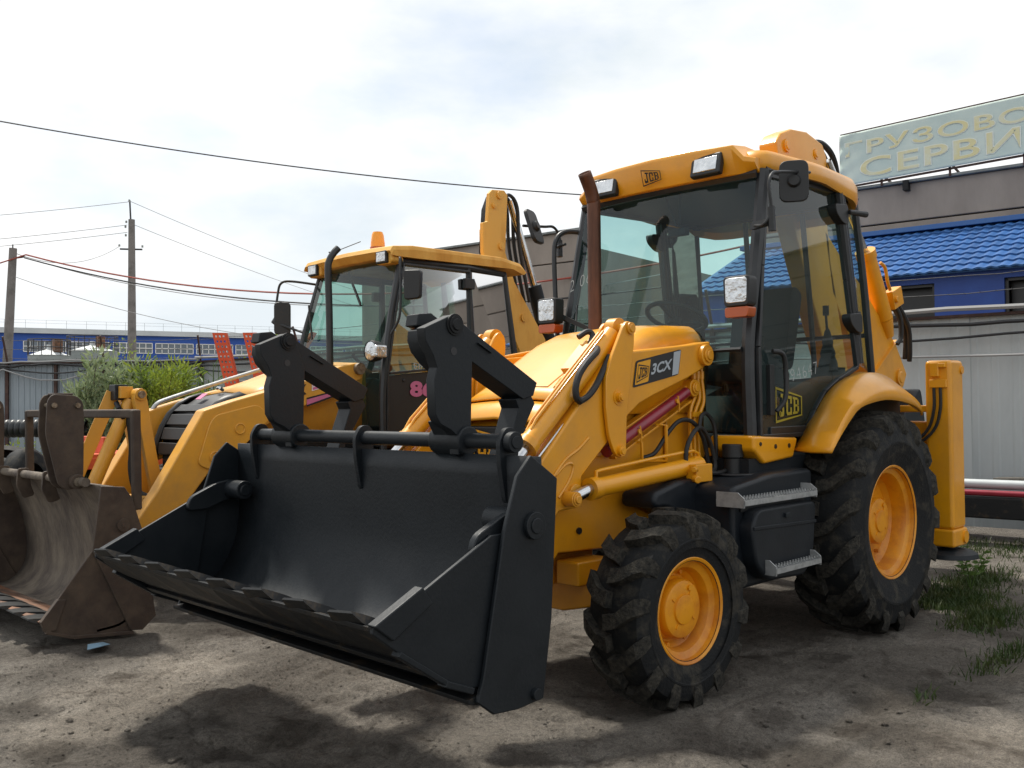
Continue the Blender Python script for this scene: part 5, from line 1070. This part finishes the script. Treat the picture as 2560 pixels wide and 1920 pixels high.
shrub('bush', (1.2, -12.6, 0), 1.0, .6, 9, 1500, .07, .012, 'leaf_green', 'low weedy bush beneath the black corrugated pipe', up=.6)
rd = empty('reed_clump', (-2.6, -13.1, 0)); tag(rd, 'clump of tall reeds with long drooping blades beside the first orange ramp', 'reeds')
b = MB(); s2 = MB()
for k in range(14):
    x, y = random.gauss(0, .12), random.gauss(0, .12); h_ = random.uniform(1.7, 2.5); s2.tube([(x, y, 0), (x+.05, y, h_)], .006, 5)
    for j in range(7): 
        d = Vector((random.gauss(0, 1), random.gauss(0, 1), .8)); leafq(b, Vector((x+.03, y, h_*(.45+.08*j))), d, .42, .014)
s2.build('stem', 'leaf_reed', rd); b.build('blades', 'leaf_reed', rd, smooth=False)
wd = empty('weed_plant', (-1.62, .98, 0)); tag(wd, 'single leafy weed standing in the grass behind the rear wheel', 'weed')
b = MB(); s2 = MB()
for k in range(5):
    a = k*1.3; pts = spline([(0, 0, 0), (.04*math.cos(a), .04*math.sin(a), .14), (.12*math.cos(a), .12*math.sin(a), .24+.03*k)], 4); s2.tube(pts, .004, 5)
    for q in pts[4:]:
        for j in range(4): leafq(b, Vector(q), Vector((random.gauss(0, 1), random.gauss(0, 1), .2)), .06, .014)
s2.build('stem', 'leaf_reed', wd); b.build('leaves', 'leaf_reed', wd, smooth=False)
b = MB().add([(3.66, -2.37, .012), (3.76, -2.35, .02), (3.80, -2.25, .012), (3.73, -2.20, .03), (3.65, -2.28, .012), (3.72, -2.29, .03)], [(0, 1, 5), (1, 2, 5), (2, 3, 5), (3, 4, 5), (4, 0, 5)])
tag(b.build('plastic_scrap', 'plastic_blue', thick=.003, smooth=False), 'crumpled pale blue plastic scrap on the dirt before the muddy bucket', 'litter')

# ================================================================== fences
FA0 = Vector((-6.25, 9.0, 0)); FA1 = Vector((-3.02, -14.4, 0)); FB1 = Vector((2.6, -19.9, 0))
def sheet_mesh(w_, h_, ribs, dep, name):
    b = MB(); row = []
    for k in range(ribs):
        x = w_*k/ribs; p = w_/ribs
        row += [(x, 0), (x+p*.55, 0), (x+p*.65, dep), (x+p*.9, dep), (x+p, 0)]
    return MB().grid([[(x, y, z) for x, y in row] for z in (0, h_)]).mesh(name)
SM = sheet_mesh(1.035, 2.34, 9, .014, 'sheet'); SW = sheet_mesh(1.035, 2.34, 5, .007, 'sheet')
def fence(name, A, B, label, sheetm, zb=.08, every=2, post_off=.06):
    d = B-A; n_ = int(round(d.length/1.02)); st_ = d.length/n_; rz = math.atan2(d.y, d.x); e = empty(name, A, rz); tag(e, label, 'fence')
    me = (SW if sheetm == 'fence_white' else SM).copy(); me.materials.append(M[sheetm])
    for k in range(n_):
        o = bpy.data.objects.new('sheet', me); COL.objects.link(o); o.parent = e; o.location = (k*st_, random.uniform(-.008, .008), zb); o.rotation_euler = (random.uniform(-.01, .01), 0, random.uniform(-.006, .006))
    pm = MB().box((0, 0, 1.2), (.06, .05, 2.4)).mesh('post'); pm.materials.append(M['post_brown'])
    bmx = MB().beam((0, 0, 2.36), (0, .22, 2.95), .03, .03).mesh('barb_arm'); bmx.materials.append(M['post_brown'])
    for k in range(0, n_+1, every):
        o = bpy.data.objects.new('post', pm); COL.objects.link(o); o.parent = e; o.location = (k*st_-.01, post_off, 0)
        if k % 2 == 0:
            o = bpy.data.objects.new('barb_arm', bmx); COL.objects.link(o); o.parent = e; o.location = (k*st_+.02, post_off-.1, 0)
    MB().box((d.length/2, .035, 2.42), (d.length, .10, .03)).build('top_rail', 'post_brown', e)
    for j, (yy, zz) in enumerate(((.0, 2.52), (.07, 2.70), (.13, 2.88))):
        pts = []; m_ = n_*3
        for k in range(m_+1): pts.append((d.length*k/m_, yy+post_off-.1, zz-.025*math.sin(PI*((k % 6)/6))+random.uniform(-.008, .008)))
        b = MB().tube(pts, .0045, 4)
        for k in range(int(d.length/.16)):
            x = k*.16; i = min(m_-1, int(x/d.length*m_)); z = pts[i][2]; b.beam((x-.012, yy+post_off-.1, z-.012), (x+.012, yy+post_off-.1, z+.012), .004, .004)
        b.build('barbed_wire', 'cable_black', e)
    return e
fence('sheet_fence', FA0, FA1, 'pale grey profiled sheet metal fence behind the stabiliser leg and both machines', 'fence_white', every=4)
fence('sheet_fence', FA1, FB1, 'blue-grey sheet metal fence with close brown posts behind the willow shrubs', 'fence_grey', every=1)
def along(A, B, t, off, z):
    d = (B-A).normalized(); nrm = Vector((-d.y, d.x, 0)); p = A+(B-A)*t+nrm*off; return Vector((p.x, p.y, z))
def run(A, B, off, z, sag, seg, r, m, name, label, t0=0, t1=1, wob=.0, group='cables strung along the fence'):
    pts = []; N_ = seg*8
    for k in range(N_+1):
        t = t0+(t1-t0)*k/N_; f = (k % 8)/8
        pts.append(along(A, B, t, off+random.uniform(-wob, wob), z-sag*4*f*(1-f)+random.uniform(-wob, wob)))
    o = MB().tube(pts, r, 6).build(name, m); tag(o, label, 'cable', group)
run(FA0, FA1, .14, 2.50, .03, 5, .030, 'cable_grey', 'cable', 'thick light grey conduit along the top of the pale fence', .0, 1)
run(FA0, FA1, .16, 2.36, .05, 9, .024, 'cable_black', 'cable', 'upper black cable bundle just below the grey conduit on the pale fence', wob=.012)
run(FA0, FA1, .16, 2.26, .10, 6, .016, 'cable_black', 'cable', 'thin drooping black cable low on the pale fence', wob=.01)
run(FA0, FA1, .16, 2.02, .05, 4, .016, 'cable_grey', 'cable', 'thin pale grey cable lowest on the pale fence behind the stabiliser leg', wob=.01)
run(FA1, FB1, .16, 2.40, .05, 5, .026, 'cable_black', 'cable', 'thick black cable bundle along the top of the blue-grey fence', wob=.02)
run(FA1, FB1, .18, 2.33, .14, 4, .016, 'cable_black', 'cable', 'sagging black cable on the blue-grey fence', wob=.015)
run(FA1, FB1, .20, 2.30, .24, 4, .016, 'cable_grey', 'cable', 'pale cable hanging in loose loops on the blue-grey fence', wob=.012)
run(FA1, FB1, .14, 2.47, .04, 3, .018, 'cable_grey', 'cable', 'light grey cable lying on top of the blue-grey fence', wob=.015)

# ================================================================== concrete building, annex, banner
TH = math.radians(7.87)
pm = {}
rowz = [(0, 1.76), (1.78, 3.50), (3.52, 5.12), (5.15, 5.90)]
B1 = empty('concrete_building', (-13.70, 0, 0), TH); tag(B1, 'brown-grey concrete panel building behind the older loader with its corner at the exhaust stack', 'building')
B2 = empty('concrete_building', (-13.70, 0, 0), TH); tag(B2, 'brown-grey concrete panel building at the right under the banner, behind the blue annex', 'building')
for j, (z0, z1) in enumerate(rowz):
    for B1_, y in [(B1, -17.88)]+[(B2, -7.42+6.02*k) for k in range(4)]:
        if j not in pm:
            pm[j] = MB().box((0, 3.0, (z1-z0)/2), (.3, 5.985, z1-z0)).mesh('panel'); pm[j].materials.append(M['concrete_panel'])
        o = bpy.data.objects.new('panel', pm[j]); COL.objects.link(o); o.parent = B1_; o.location = (-.15+random.uniform(-.006, .006), y, z0)
        bv = o.modifiers.new('bevel', 'BEVEL'); bv.width = .012; bv.segments = 1
MB().box((-6.2, -15.9, 2.75), (11.7, 8.0, 5.5)).box((-.1, -18.96, 2.95), (.25, 2.1, 5.9)).build('core_wall', 'concrete_panel', B1); MB().box((-6.2, 4.6, 2.8), (11.7, 23.8, 5.6)).build('core_wall', 'concrete_panel', B2)
MB().box((-.10, -15.93, 5.935), (.42, 8.2, .06)).build('parapet_flashing', 'flashing', B1, bevel=.01); MB().box((-.10, 4.6, 5.935), (.42, 24.1, .06)).build('parapet_flashing', 'flashing', B2, bevel=.01)
b = MB().box((.10, -4.15, 5.84), (.22, .10, .20)); b.build('rain_spout', 'charcoal_worn', B2)
AN = empty('blue_annex', (-13.70, 0, 0), TH); tag(AN, 'blue annex with metal tile roof and dark window openings against the concrete building', 'building')
YL, YR = -7.55, 3.6
XE, ZE, XT, ZT = 3.05, 3.66, .02, 4.90
wl = 2.75
def wallbox(y0, y1, z0, z1): return MB().box((wl, (y0+y1)/2, (z0+z1)/2), (.12, y1-y0, z1-z0))
wins = [(-6.9, -5.6), (-4.60, -3.04), (-1.96, -.36), (.8, 2.4)]
b = MB(); b.box((wl, (YL+YR)/2, 3.60), (.12, YR-YL, .20)); b.box((wl, (YL+YR)/2, 1.1), (.12, YR-YL, 2.2))
ys = [YL]+[q for w_ in wins for q in w_]+[YR]
for k in range(0, len(ys), 2): b.box((wl, (ys[k]+ys[k+1])/2, 2.85), (.12, ys[k+1]-ys[k]-.002, 1.30))
b.prism([(0.0, 0), (wl-.06, 0), (wl-.06, 3.70), (0, 4.84)], YL, YL+.12); b.prism([(0.0, 0), (wl-.06, 0), (wl-.06, 3.70), (0, 4.84)], YR-.12, YR)
b.build('wall', 'blue_wall', AN, smooth=False)
for y0, y1 in wins:
    wn = MB().box((wl-.06, (y0+y1)/2, 3.475), (.08, y1-y0, .045)).box((wl-.06, y0+.025, 2.875), (.08, .05, 1.35)).box((wl-.06, y1-.025, 2.875), (.08, .05, 1.35)).build('window', 'window_dark', AN)
    MB().box((wl-.30, (y0+y1)/2, 2.875), (.02, y1-y0-.1, 1.3)).build('pane', 'window_dark', wn)
rf = MB().add([(XT, YL-.15, ZT-.06), (XE-.1, YL-.15, ZE-.02), (XE-.1, YR+.15, ZE-.02), (XT, YR+.15, ZT-.06)], [(0, 1, 2, 3)]).build('roof', 'blue_tile', AN, thick=.03, smooth=False)
MB().box((.10, (YL+YR)/2, ZT+.03), (.24, YR-YL+.3, .10)).build('ridge_cap', 'blue_tile', rf, bevel=.01)
NR, pit = 9, .185; ncol = int((YR-YL+.3)/pit); sl_ = Vector((XE-XT, 0, ZE-ZT)); sL = sl_.length; sdv = sl_.normalized(); up_ = Vector((-sdv.z, 0, sdv.x))
def tile():
    rows = []
    for a, lift in ((0, -.004), (.5, .012), (.96, .030), (1.0, .030), (1.0, .0)):
        r_ = []
        for k in range(7):
            yy = pit*k/6; wv = .028*math.sin(PI*min(1, k/3.6)) if k <= 3 else .028*math.sin(PI*min(1, k/3.6))
            wv = .026*(math.cos(2*PI*(k/6-.35))*.5+.5)
            bow = .05*math.sin(PI*k/6)*a
            p = sdv*(sL/NR*(a*1.0)+bow*.8)+up_*(lift+wv)+Vector((0, yy, 0)); r_.append(p)
        rows.append(r_)
    return MB().grid(rows).mesh('tile')
tl = tile(); tl.materials.append(M['blue_tile']); tl.shade_smooth(); tl.set_sharp_from_angle(angle=math.radians(40))
rest = []
for i in range(NR):
    for j in range(ncol):
        y = YR+.15-(j+1)*pit
        if not (-5.95 < y < .12): rest.append((i, y)); continue
        o = bpy.data.objects.new('tile', tl); COL.objects.link(o); o.parent = rf; o.location = Vector((XT, y, ZT-.02))+sdv*(sL*i/NR)
b = MB(); tv = [v.co.copy() for v in tl.vertices]; tf = [tuple(p.vertices) for p in tl.polygons]
for i, y in rest:
    o_ = Vector((XT, y, ZT-.02))+sdv*(sL*i/NR); b.add([v+o_ for v in tv], tf)
b.build('tile_rest', 'blue_tile', rf)['kind'] = 'stuff'
# banner
BN = empty('roof_banner', (-13.55, 0, 0), TH); tag(BN, 'faded wrinkled banner sign in Cyrillic letters on the concrete building roof', 'banner')
m = mat('banner_cloth', (.50, .60, .56), .75, 0, col2=(.60, .68, .62), vscale=1.3, lo=.4, hi=.7, bump=.6, bscale=2.5)
mat('banner_letter', (.78, .81, .76), .75); mat('banner_fill', (.68, .62, .34), .75, 0, col2=(.66, .68, .54), vscale=1.5)
y0, y1, z0, z1 = -5.42, .9, 5.99, 7.06; rows = []
def wr(y, z):
    k = max(0, 1-(y-y0)/.8); a = math.sin((y-y0)*26+(z-z0)*9)*.5+math.sin((y-y0)*11-(z-z0)*17)*.5
    return .030*k*k*a
def bz(y, f): return (z0+.035*(y-y0))*(1-f)+(z1+.045*(y-y0))*f
for i in range(25): rows.append([(wr(y0+(y1-y0)*k/120, i/24*1.2)+.06, y0+(y1-y0)*k/120, bz(y0+(y1-y0)*k/120, i/24)) for k in range(121)])
cl = MB().grid(rows).build('cloth', 'banner_cloth', BN, ang=80, thick=.004)
def btext(body, ya, yb, fa, fb, m_, lift, emb, nm):
    b = MB()
    for p in text_polys(body, emb, 1.08):
        q = []
        for x, y in p:
            Y = ya+(yb-ya)*x; f = fa+(fb-fa)*y; q.append((wr(Y, f*1.2)+.06+lift, Y, bz(Y, f)))
        b.add(q, [tuple(range(len(q)))])
    link(nm, b.mesh(nm, False), m_, BN, smooth=False)
for body, ya, yb, fa, fb in (('ГPУЗOBOЙ', -5.30, -1.30, .55, .90), ('CEPBИC', -5.0, -1.30, .10, .47)):
    btext(body, ya-.02, yb+.02, fa-.012, fb+.012, 'banner_letter', .012, .026, 'lettering_edge'); btext(body, ya, yb, fa, fb, 'banner_fill', .017, .008, 'lettering')
b = MB(); b.beam((0, y0, bz(y0, 1)+.02), (0, y1, bz(y1, 1)+.02), .04, .04); b.beam((0, y0, bz(y0, 0)-.02), (0, y1, bz(y1, 0)-.02), .04, .04); b.beam((0, y0, 5.9), (0, y0, bz(y0, 1)), .04, .04)
for y in (-4.6, -3.3, -2.0, -.6, .6): b.beam((0, y, 5.9), (0, y, bz(y, 1)), .04, .04); b.beam((0, y, bz(y, .1)), (-.5, y+.1, 6.0), .035, .035)
b.build('frame', 'post_brown', BN)

# ================================================================== far background
FC0, FC1 = Vector((-27.0, -117.2, 0)), Vector((-90.0, -96.6, 0)); dF = FC1-FC0; lenF = dF.length+60
F = empty('factory', FC0-dF.normalized()*50, math.atan2(dF.y, dF.x)); tag(F, 'long distant blue factory hall with white roof band and rows of windows', 'building'); lenF = dF.length+60
MB().box((lenF/2, 10, 5.25), (lenF, 20, 10.5)).build('wall', 'factory_blue', F, smooth=False)
MB().box((lenF/2, 9.8, 10.82), (lenF+.3, 20.6, .62)).build('roof', 'factory_white', F, smooth=False)
wm = MB(); W_, H__ = 4.5, 1.25
for z in (0, H__/2, H__): wm.box((W_/2, 0, z), (W_, .1, .09))
for k in range(7): wm.box((W_*k/6, 0, H__/2), (.09, .1, H__))
wme = wm.mesh('window'); wme.materials.append(M['white_paint']); pme = MB().box((W_/2, .03, H__/2), (W_, .02, H__)).mesh('pane'); pme.materials.append(M['window_far'])
x = 54.6
for k in range(9):
    o = bpy.data.objects.new('window', wme); COL.objects.link(o); o.parent = F; o.location = (x, -.06, 8.35); p = bpy.data.objects.new('pane', pme); COL.objects.link(p); p.parent = o; x += 4.9
b = MB()
for k in range(34): b.box((46+k*2.2, -.1, 11.6), (.03, .03, 1.0))
for z in (11.75, 12.1): b.box((82, -.1, z), (76, .02, .02))
b.build('roof_railing', 'flashing', F)
def tank(c, r, h_, label):
    e = empty('storage_tank', c); tag(e, label, 'tank', None)
    MB().lathe([(r, 0), (r, h_)], (0, 0, 0), n=32, axis='Z').build('shell', 'tank_grey', e)
    MB().lathe([(r+.05, h_), (r*.9, h_+.05), (.15, h_+.42), (.15, h_+.7), (.0, h_+.7)], (0, 0, 0), n=32, axis='Z').build('roof', 'factory_white', e)
    b = MB()
    for k in range(14): a = 2*PI*k/14; b.cyl((r*math.cos(a), r*math.sin(a), h_), (r*math.cos(a), r*math.sin(a), h_+1.0), .03, n=5)
    for z in (h_+.5, h_+1.0): b.tube([(r*math.cos(2*PI*k/28), r*math.sin(2*PI*k/28), z) for k in range(29)], .035, 5)
    b.build('railing', 'cable_black', e); b = MB().box((-.3, .6, h_+.6), (.5, .4, .8)); b.build('hatch', 'rust_orange', e)
    return e
tank((-15.35, -59.7, 0), 1.24, 4.9, 'shorter grey storage tank with railed roof behind the blue-grey fence')
tank((-18.85, -61.8, 0), 1.60, 5.38, 'taller grey storage tank with railed roof next to the power pole')
def pole(name, base, top, r0, r1, label):
    e = empty(name, base); tag(e, label, 'utility pole', 'concrete utility poles'); d = Vector(top)-Vector(base)
    MB().cyl((0, 0, 0), d, r0, r1, n=12).build('shaft', 'pole_concrete', e); return e, d
e, d = pole('utility_pole', (-9.9, -34.1, 0), (-9.83, -33.99, 9.12), .20, .125, 'tall concrete utility pole with crossarm and insulators above the silvery willow')
b = MB(); b.beam((.35, -.35, 7.95), (-.28, .30, 7.92), .06, .06); b.beam((.10, .10, 9.0), (.10, .0, 9.9), .05, .05); b.build('crossarm', 'cable_black', e)
b = MB()
for p in ((.40, -.30, 8.03), (-.28, .32, 7.99), (.12, 0, 9.85), (.18, -.15, 9.0), (.2, -.18, 8.8), (.2, -.15, 8.45)): b.lathe([(.0, 0), (.045, .01), (.03, .05), (.05, .06), (.03, .10), (.0, .11)], p, n=10, axis='Z')
b.build('insulator', 'insulator', e)
e2, d2 = pole('utility_pole', (-3.63, -29.1, 0), (-3.82, -28.76, 6.63), .17, .12, 'shorter leaning utility pole carrying the red cable')
b = MB(); b.beam((-.18, .34, 6.3), (-.45, .60, 6.35), .04, .04); b.cyl((-.18, .34, 6.6), (-.18, .34, 6.75), .02, n=6); b.build('bracket', 'cable_black', e2)
def wire(A, B, sag, r, m, label, n=28, group='overhead wires'):
    A, B = Vector(A), Vector(B); pts = []
    for k in range(n+1): t = k/n; p = A.lerp(B, t); p.z -= sag*4*t*(1-t); pts.append(p)
    tag(MB().tube(pts, r, 5).build('overhead_wire', m), label, 'wire', group)
wire((6, -25.5, 9.9), (-14.0, -13.0, 7.25), .55, .018, 'cable_black', 'long overhead wire crossing the open sky to the concrete building')
wire((-4.11, -28.47, 6.42), (-14.0, -8.0, 5.3), 1.25, .026, 'cable_red', 'thick red-brown cable sagging from the short pole to the building')
wire((-4.08, -28.51, 6.32), (-14.0, -8.0, 4.6), 1.15, .022, 'cable_black', 'black cable sagging just below the red one from the short pole')
wire((-4.05, -28.5, 6.34), (-14.0, -10.0, 4.9), 1.25, .012, 'cable_grey', 'thin grey wire between the red and black sagging cables')
wire((-3.9, -28.7, 5.7), (-15.0, -18.0, 3.6), .9, .010, 'cable_grey', 'lowest thin grey wire from the short pole')
wire((-4.11, -28.47, 6.42), (8, -34, 2.5), .4, .024, 'cable_red', 'red-brown cable dropping left from the short pole')
wire((-9.8, -34.0, 9.85), (12, -58, 10.2), .9, .012, 'cable_grey', 'topmost thin wire running left from the tall pole')
wire((-9.7, -34.1, 8.9), (12, -58, 8.7), .8, .012, 'cable_grey', 'second thin wire running left from the tall pole')
wire((-9.7, -34.1, 8.6), (12, -58, 8.4), .8, .012, 'cable_grey', 'third thin wire running left from the tall pole')
wire((-9.5, -34.35, 8.05), (-3.82, -28.76, 6.5), .5, .012, 'cable_grey', 'thin wire from the tall pole crossarm to the short pole')
wire((-9.8, -34.0, 9.85), (-60, -60, 9.0), 1.2, .012, 'cable_grey', 'topmost thin wire running right from the tall pole')
wire((-9.9, -33.9, 8.9), (-60, -60, 8.0), 1.2, .012, 'cable_grey', 'second thin wire running right from the tall pole')

# ================================================================== yard clutter on the left
TR = empty('flatbed_trailer', (-.6, -10.2, 0)); tag(TR, 'orange-red flatbed trailer with two raised perforated loading ramps behind the older loader', 'trailer')
d1 = Vector((-1, .97, 0)).normalized()
b = MB(); b.beam((1.9, -.35, .72), (-1.6, -.35, .72), .12, .16); b.beam((1.9, .55, .72), (-1.6, .55, .72), .12, .16); b.box((.1, .1, .82), (3.5, 1.0, .06)); b.box((1.38, -.05, .95), (.06, 1.2, .26)); b.build('frame', 'orange_red', TR, bevel=.01)
b = MB().prism([(-1.6, .8), (-1.7, 1.2), (-3.0, 2.86), (-3.1, 2.84), (-2.2, 1.5), (-2.2, .8)], -1.1, -1.0); b.build('gooseneck', 'orange_red', TR, bevel=.01)
for tx_, lx, ly in (('a', -1.39, -.75), ('b', -1.76, -.39)):
    # upright perforated plate
    e = empty('ramp'); e.parent = TR
    b = MB(); w_, H_ = .225, 1.95; nx, nzr = 3, 22; u = Vector((-.72, .69, 0)); lean = u*-.47
    xs = [0]; 
    for k in range(nx): c_ = w_*(k+.75)/(nx+.5); xs += [c_-.016, c_+.016]
    xs.append(w_); zs = [0]
    for k in range(nzr): c_ = H_*(k+.7)/(nzr+.4); zs += [c_-.018, c_+.018]
    zs.append(H_)
    O_ = Vector((lx, ly, .80)); vv = [[O_+u*x+Vector((0, 0, z))+lean*(z/H_) for x in xs] for z in zs]
    n_ = len(xs); vsr = [p for r_ in vv for p in r_]; fr2 = []
    for i in range(len(zs)-1):
        for k in range(n_-1):
            if i % 2 == 1 and k % 2 == 1: continue
            fr2.append((i*n_+k, i*n_+k+1, (i+1)*n_+k+1, (i+1)*n_+k))
    MB().add(vsr, fr2).build('ramp_plate', 'orange_red', e, thick=.012, smooth=False)
    sd_ = MB()
    for x in (0, w_):
        p0, p1 = O_+u*x, O_+u*x+Vector((0, 0, H_))+lean; off = Vector((-.04, -.04, 0)); sd_.beam(p0+off, p1+off, .10, .012, up=u)
    sd_.build('ramp_side', 'orange_red', e)
for x, y in ((1.35, -.55), (.55, -.55), (-.9, -.55), (1.35, .75), (.55, .75), (-.9, .75)):
    o = MB().lathe([(.16, -.09), (.30, -.10), (.34, -.07), (.345, 0), (.34, .07), (.30, .10), (.16, .09)], (x, y, .345), n=24).build('tyre', 'rubber', TR)
cp = empty('corrugated_pipe', (.62, -13.6, 0)); tag(cp, 'black corrugated drain pipe lying on supports before the blue-grey fence', 'pipe')
b = MB(); prof = []
n_ = 44
for k in range(n_*2+1): prof.append((.135+(.022 if k % 2 else 0)*1.0, -1.1+2.2*k/(n_*2)))
prof2 = []
for k in range(22): t = -1.1+.1*k; prof2 += [(.125, t), (.155, t+.03), (.155, t+.07), (.125, t+.1)]
ax_ = Matrix.Rotation(math.radians(135), 3, 'Z'); q = MB().lathe(prof2, (0, 0, 0), n=22, axis='X')
b.v = [tuple(ax_ @ Vector(v)+Vector((0, 0, 1.15))) for v in q.v]; b.f = q.f; b.build('pipe_wall', 'black_frame', cp, ang=50)
MB().box((.45, -.45, .5), (.25, .25, 1.0)).box((-.45, .45, .5), (.25, .25, 1.0)).build('support_block', 'wood_old', cp)
tr = MB().lathe([(.20, -.09), (.34, -.11), (.40, -.08), (.41, 0), (.40, .08), (.34, .11), (.20, .09)], (0, 0, 0), n=30).mesh('spare_tyre'); tr.materials.append(M['rubber'])
tr.shade_smooth()
for loc, rot, lab in (((1.95, -10.0, .80), (math.radians(75), .1, .6), 'worn black spare tyre lying flat farthest left behind the muddy bucket'), ((2.05, -8.75, .60), (math.radians(15), .05, .75), 'black spare tyre standing on edge next to the fork bracket of the muddy bucket')):
    o = bpy.data.objects.new('spare_tyre', tr); COL.objects.link(o); o.location = loc; o.rotation_euler = rot; tag(o, lab, 'tyre', 'spare tyres behind the muddy bucket')
sf = MB().beam((2.6, -10.2, .62), (1.5, -9.2, .62), .5, .10).beam((2.6, -10.2, .3), (1.5, -9.2, .3), .3, .55).build('steel_skid', 'orange_red', bevel=.01)
tag(sf, 'low orange-red steel skid carrying the spare tyres behind the muddy bucket', 'skid')
# pipes along the right fence
for (z, r, m_, lab, dx) in ((.61, .05, 'fence_white', 'white plastic pipe lying along the foot of the pale fence', -.02), (.53, .03, 'red_paint', 'red steel bar lying in front of the white pipe by the fence', .10)):
    tag(MB().cyl((-4.05+dx, -1.6, z), (-4.75+dx, 3.4, z), r, n=14).build('pipe' if r > .04 else 'steel_bar', m_), lab, 'pipe' if r > .04 else 'bar')
tag(MB().beam((-4.05, -1.6, .38), (-4.75, 3.4, .38), .26, .22).build('dark_beam', 'charcoal_worn', bevel=.02), 'heavy dark beam on blocks under the red bar by the pale fence', 'beam')
for k, (x, y) in enumerate(((-4.12, -1.1), (-4.38, .75), (-4.62, 2.5))):
    tag(MB().box((x, y, .135), (.3, .25, .28), Matrix.Rotation(.14, 3, 'Z')).build('support_block', 'concrete_panel', bevel=.01), ['concrete block hidden under the left end of the dark beam', 'concrete block under the middle of the dark beam', 'concrete block under the right end of the dark beam'][k], 'block', 'blocks under the beam')
tag(MB().prism([(.2, .62), (.9, .66), (.95, .69), (.2, .66)], -4.75, -4.55, 'X').build('plank', 'wood_old'), 'short grey plank leaning on the white pipe at the right edge', 'plank')
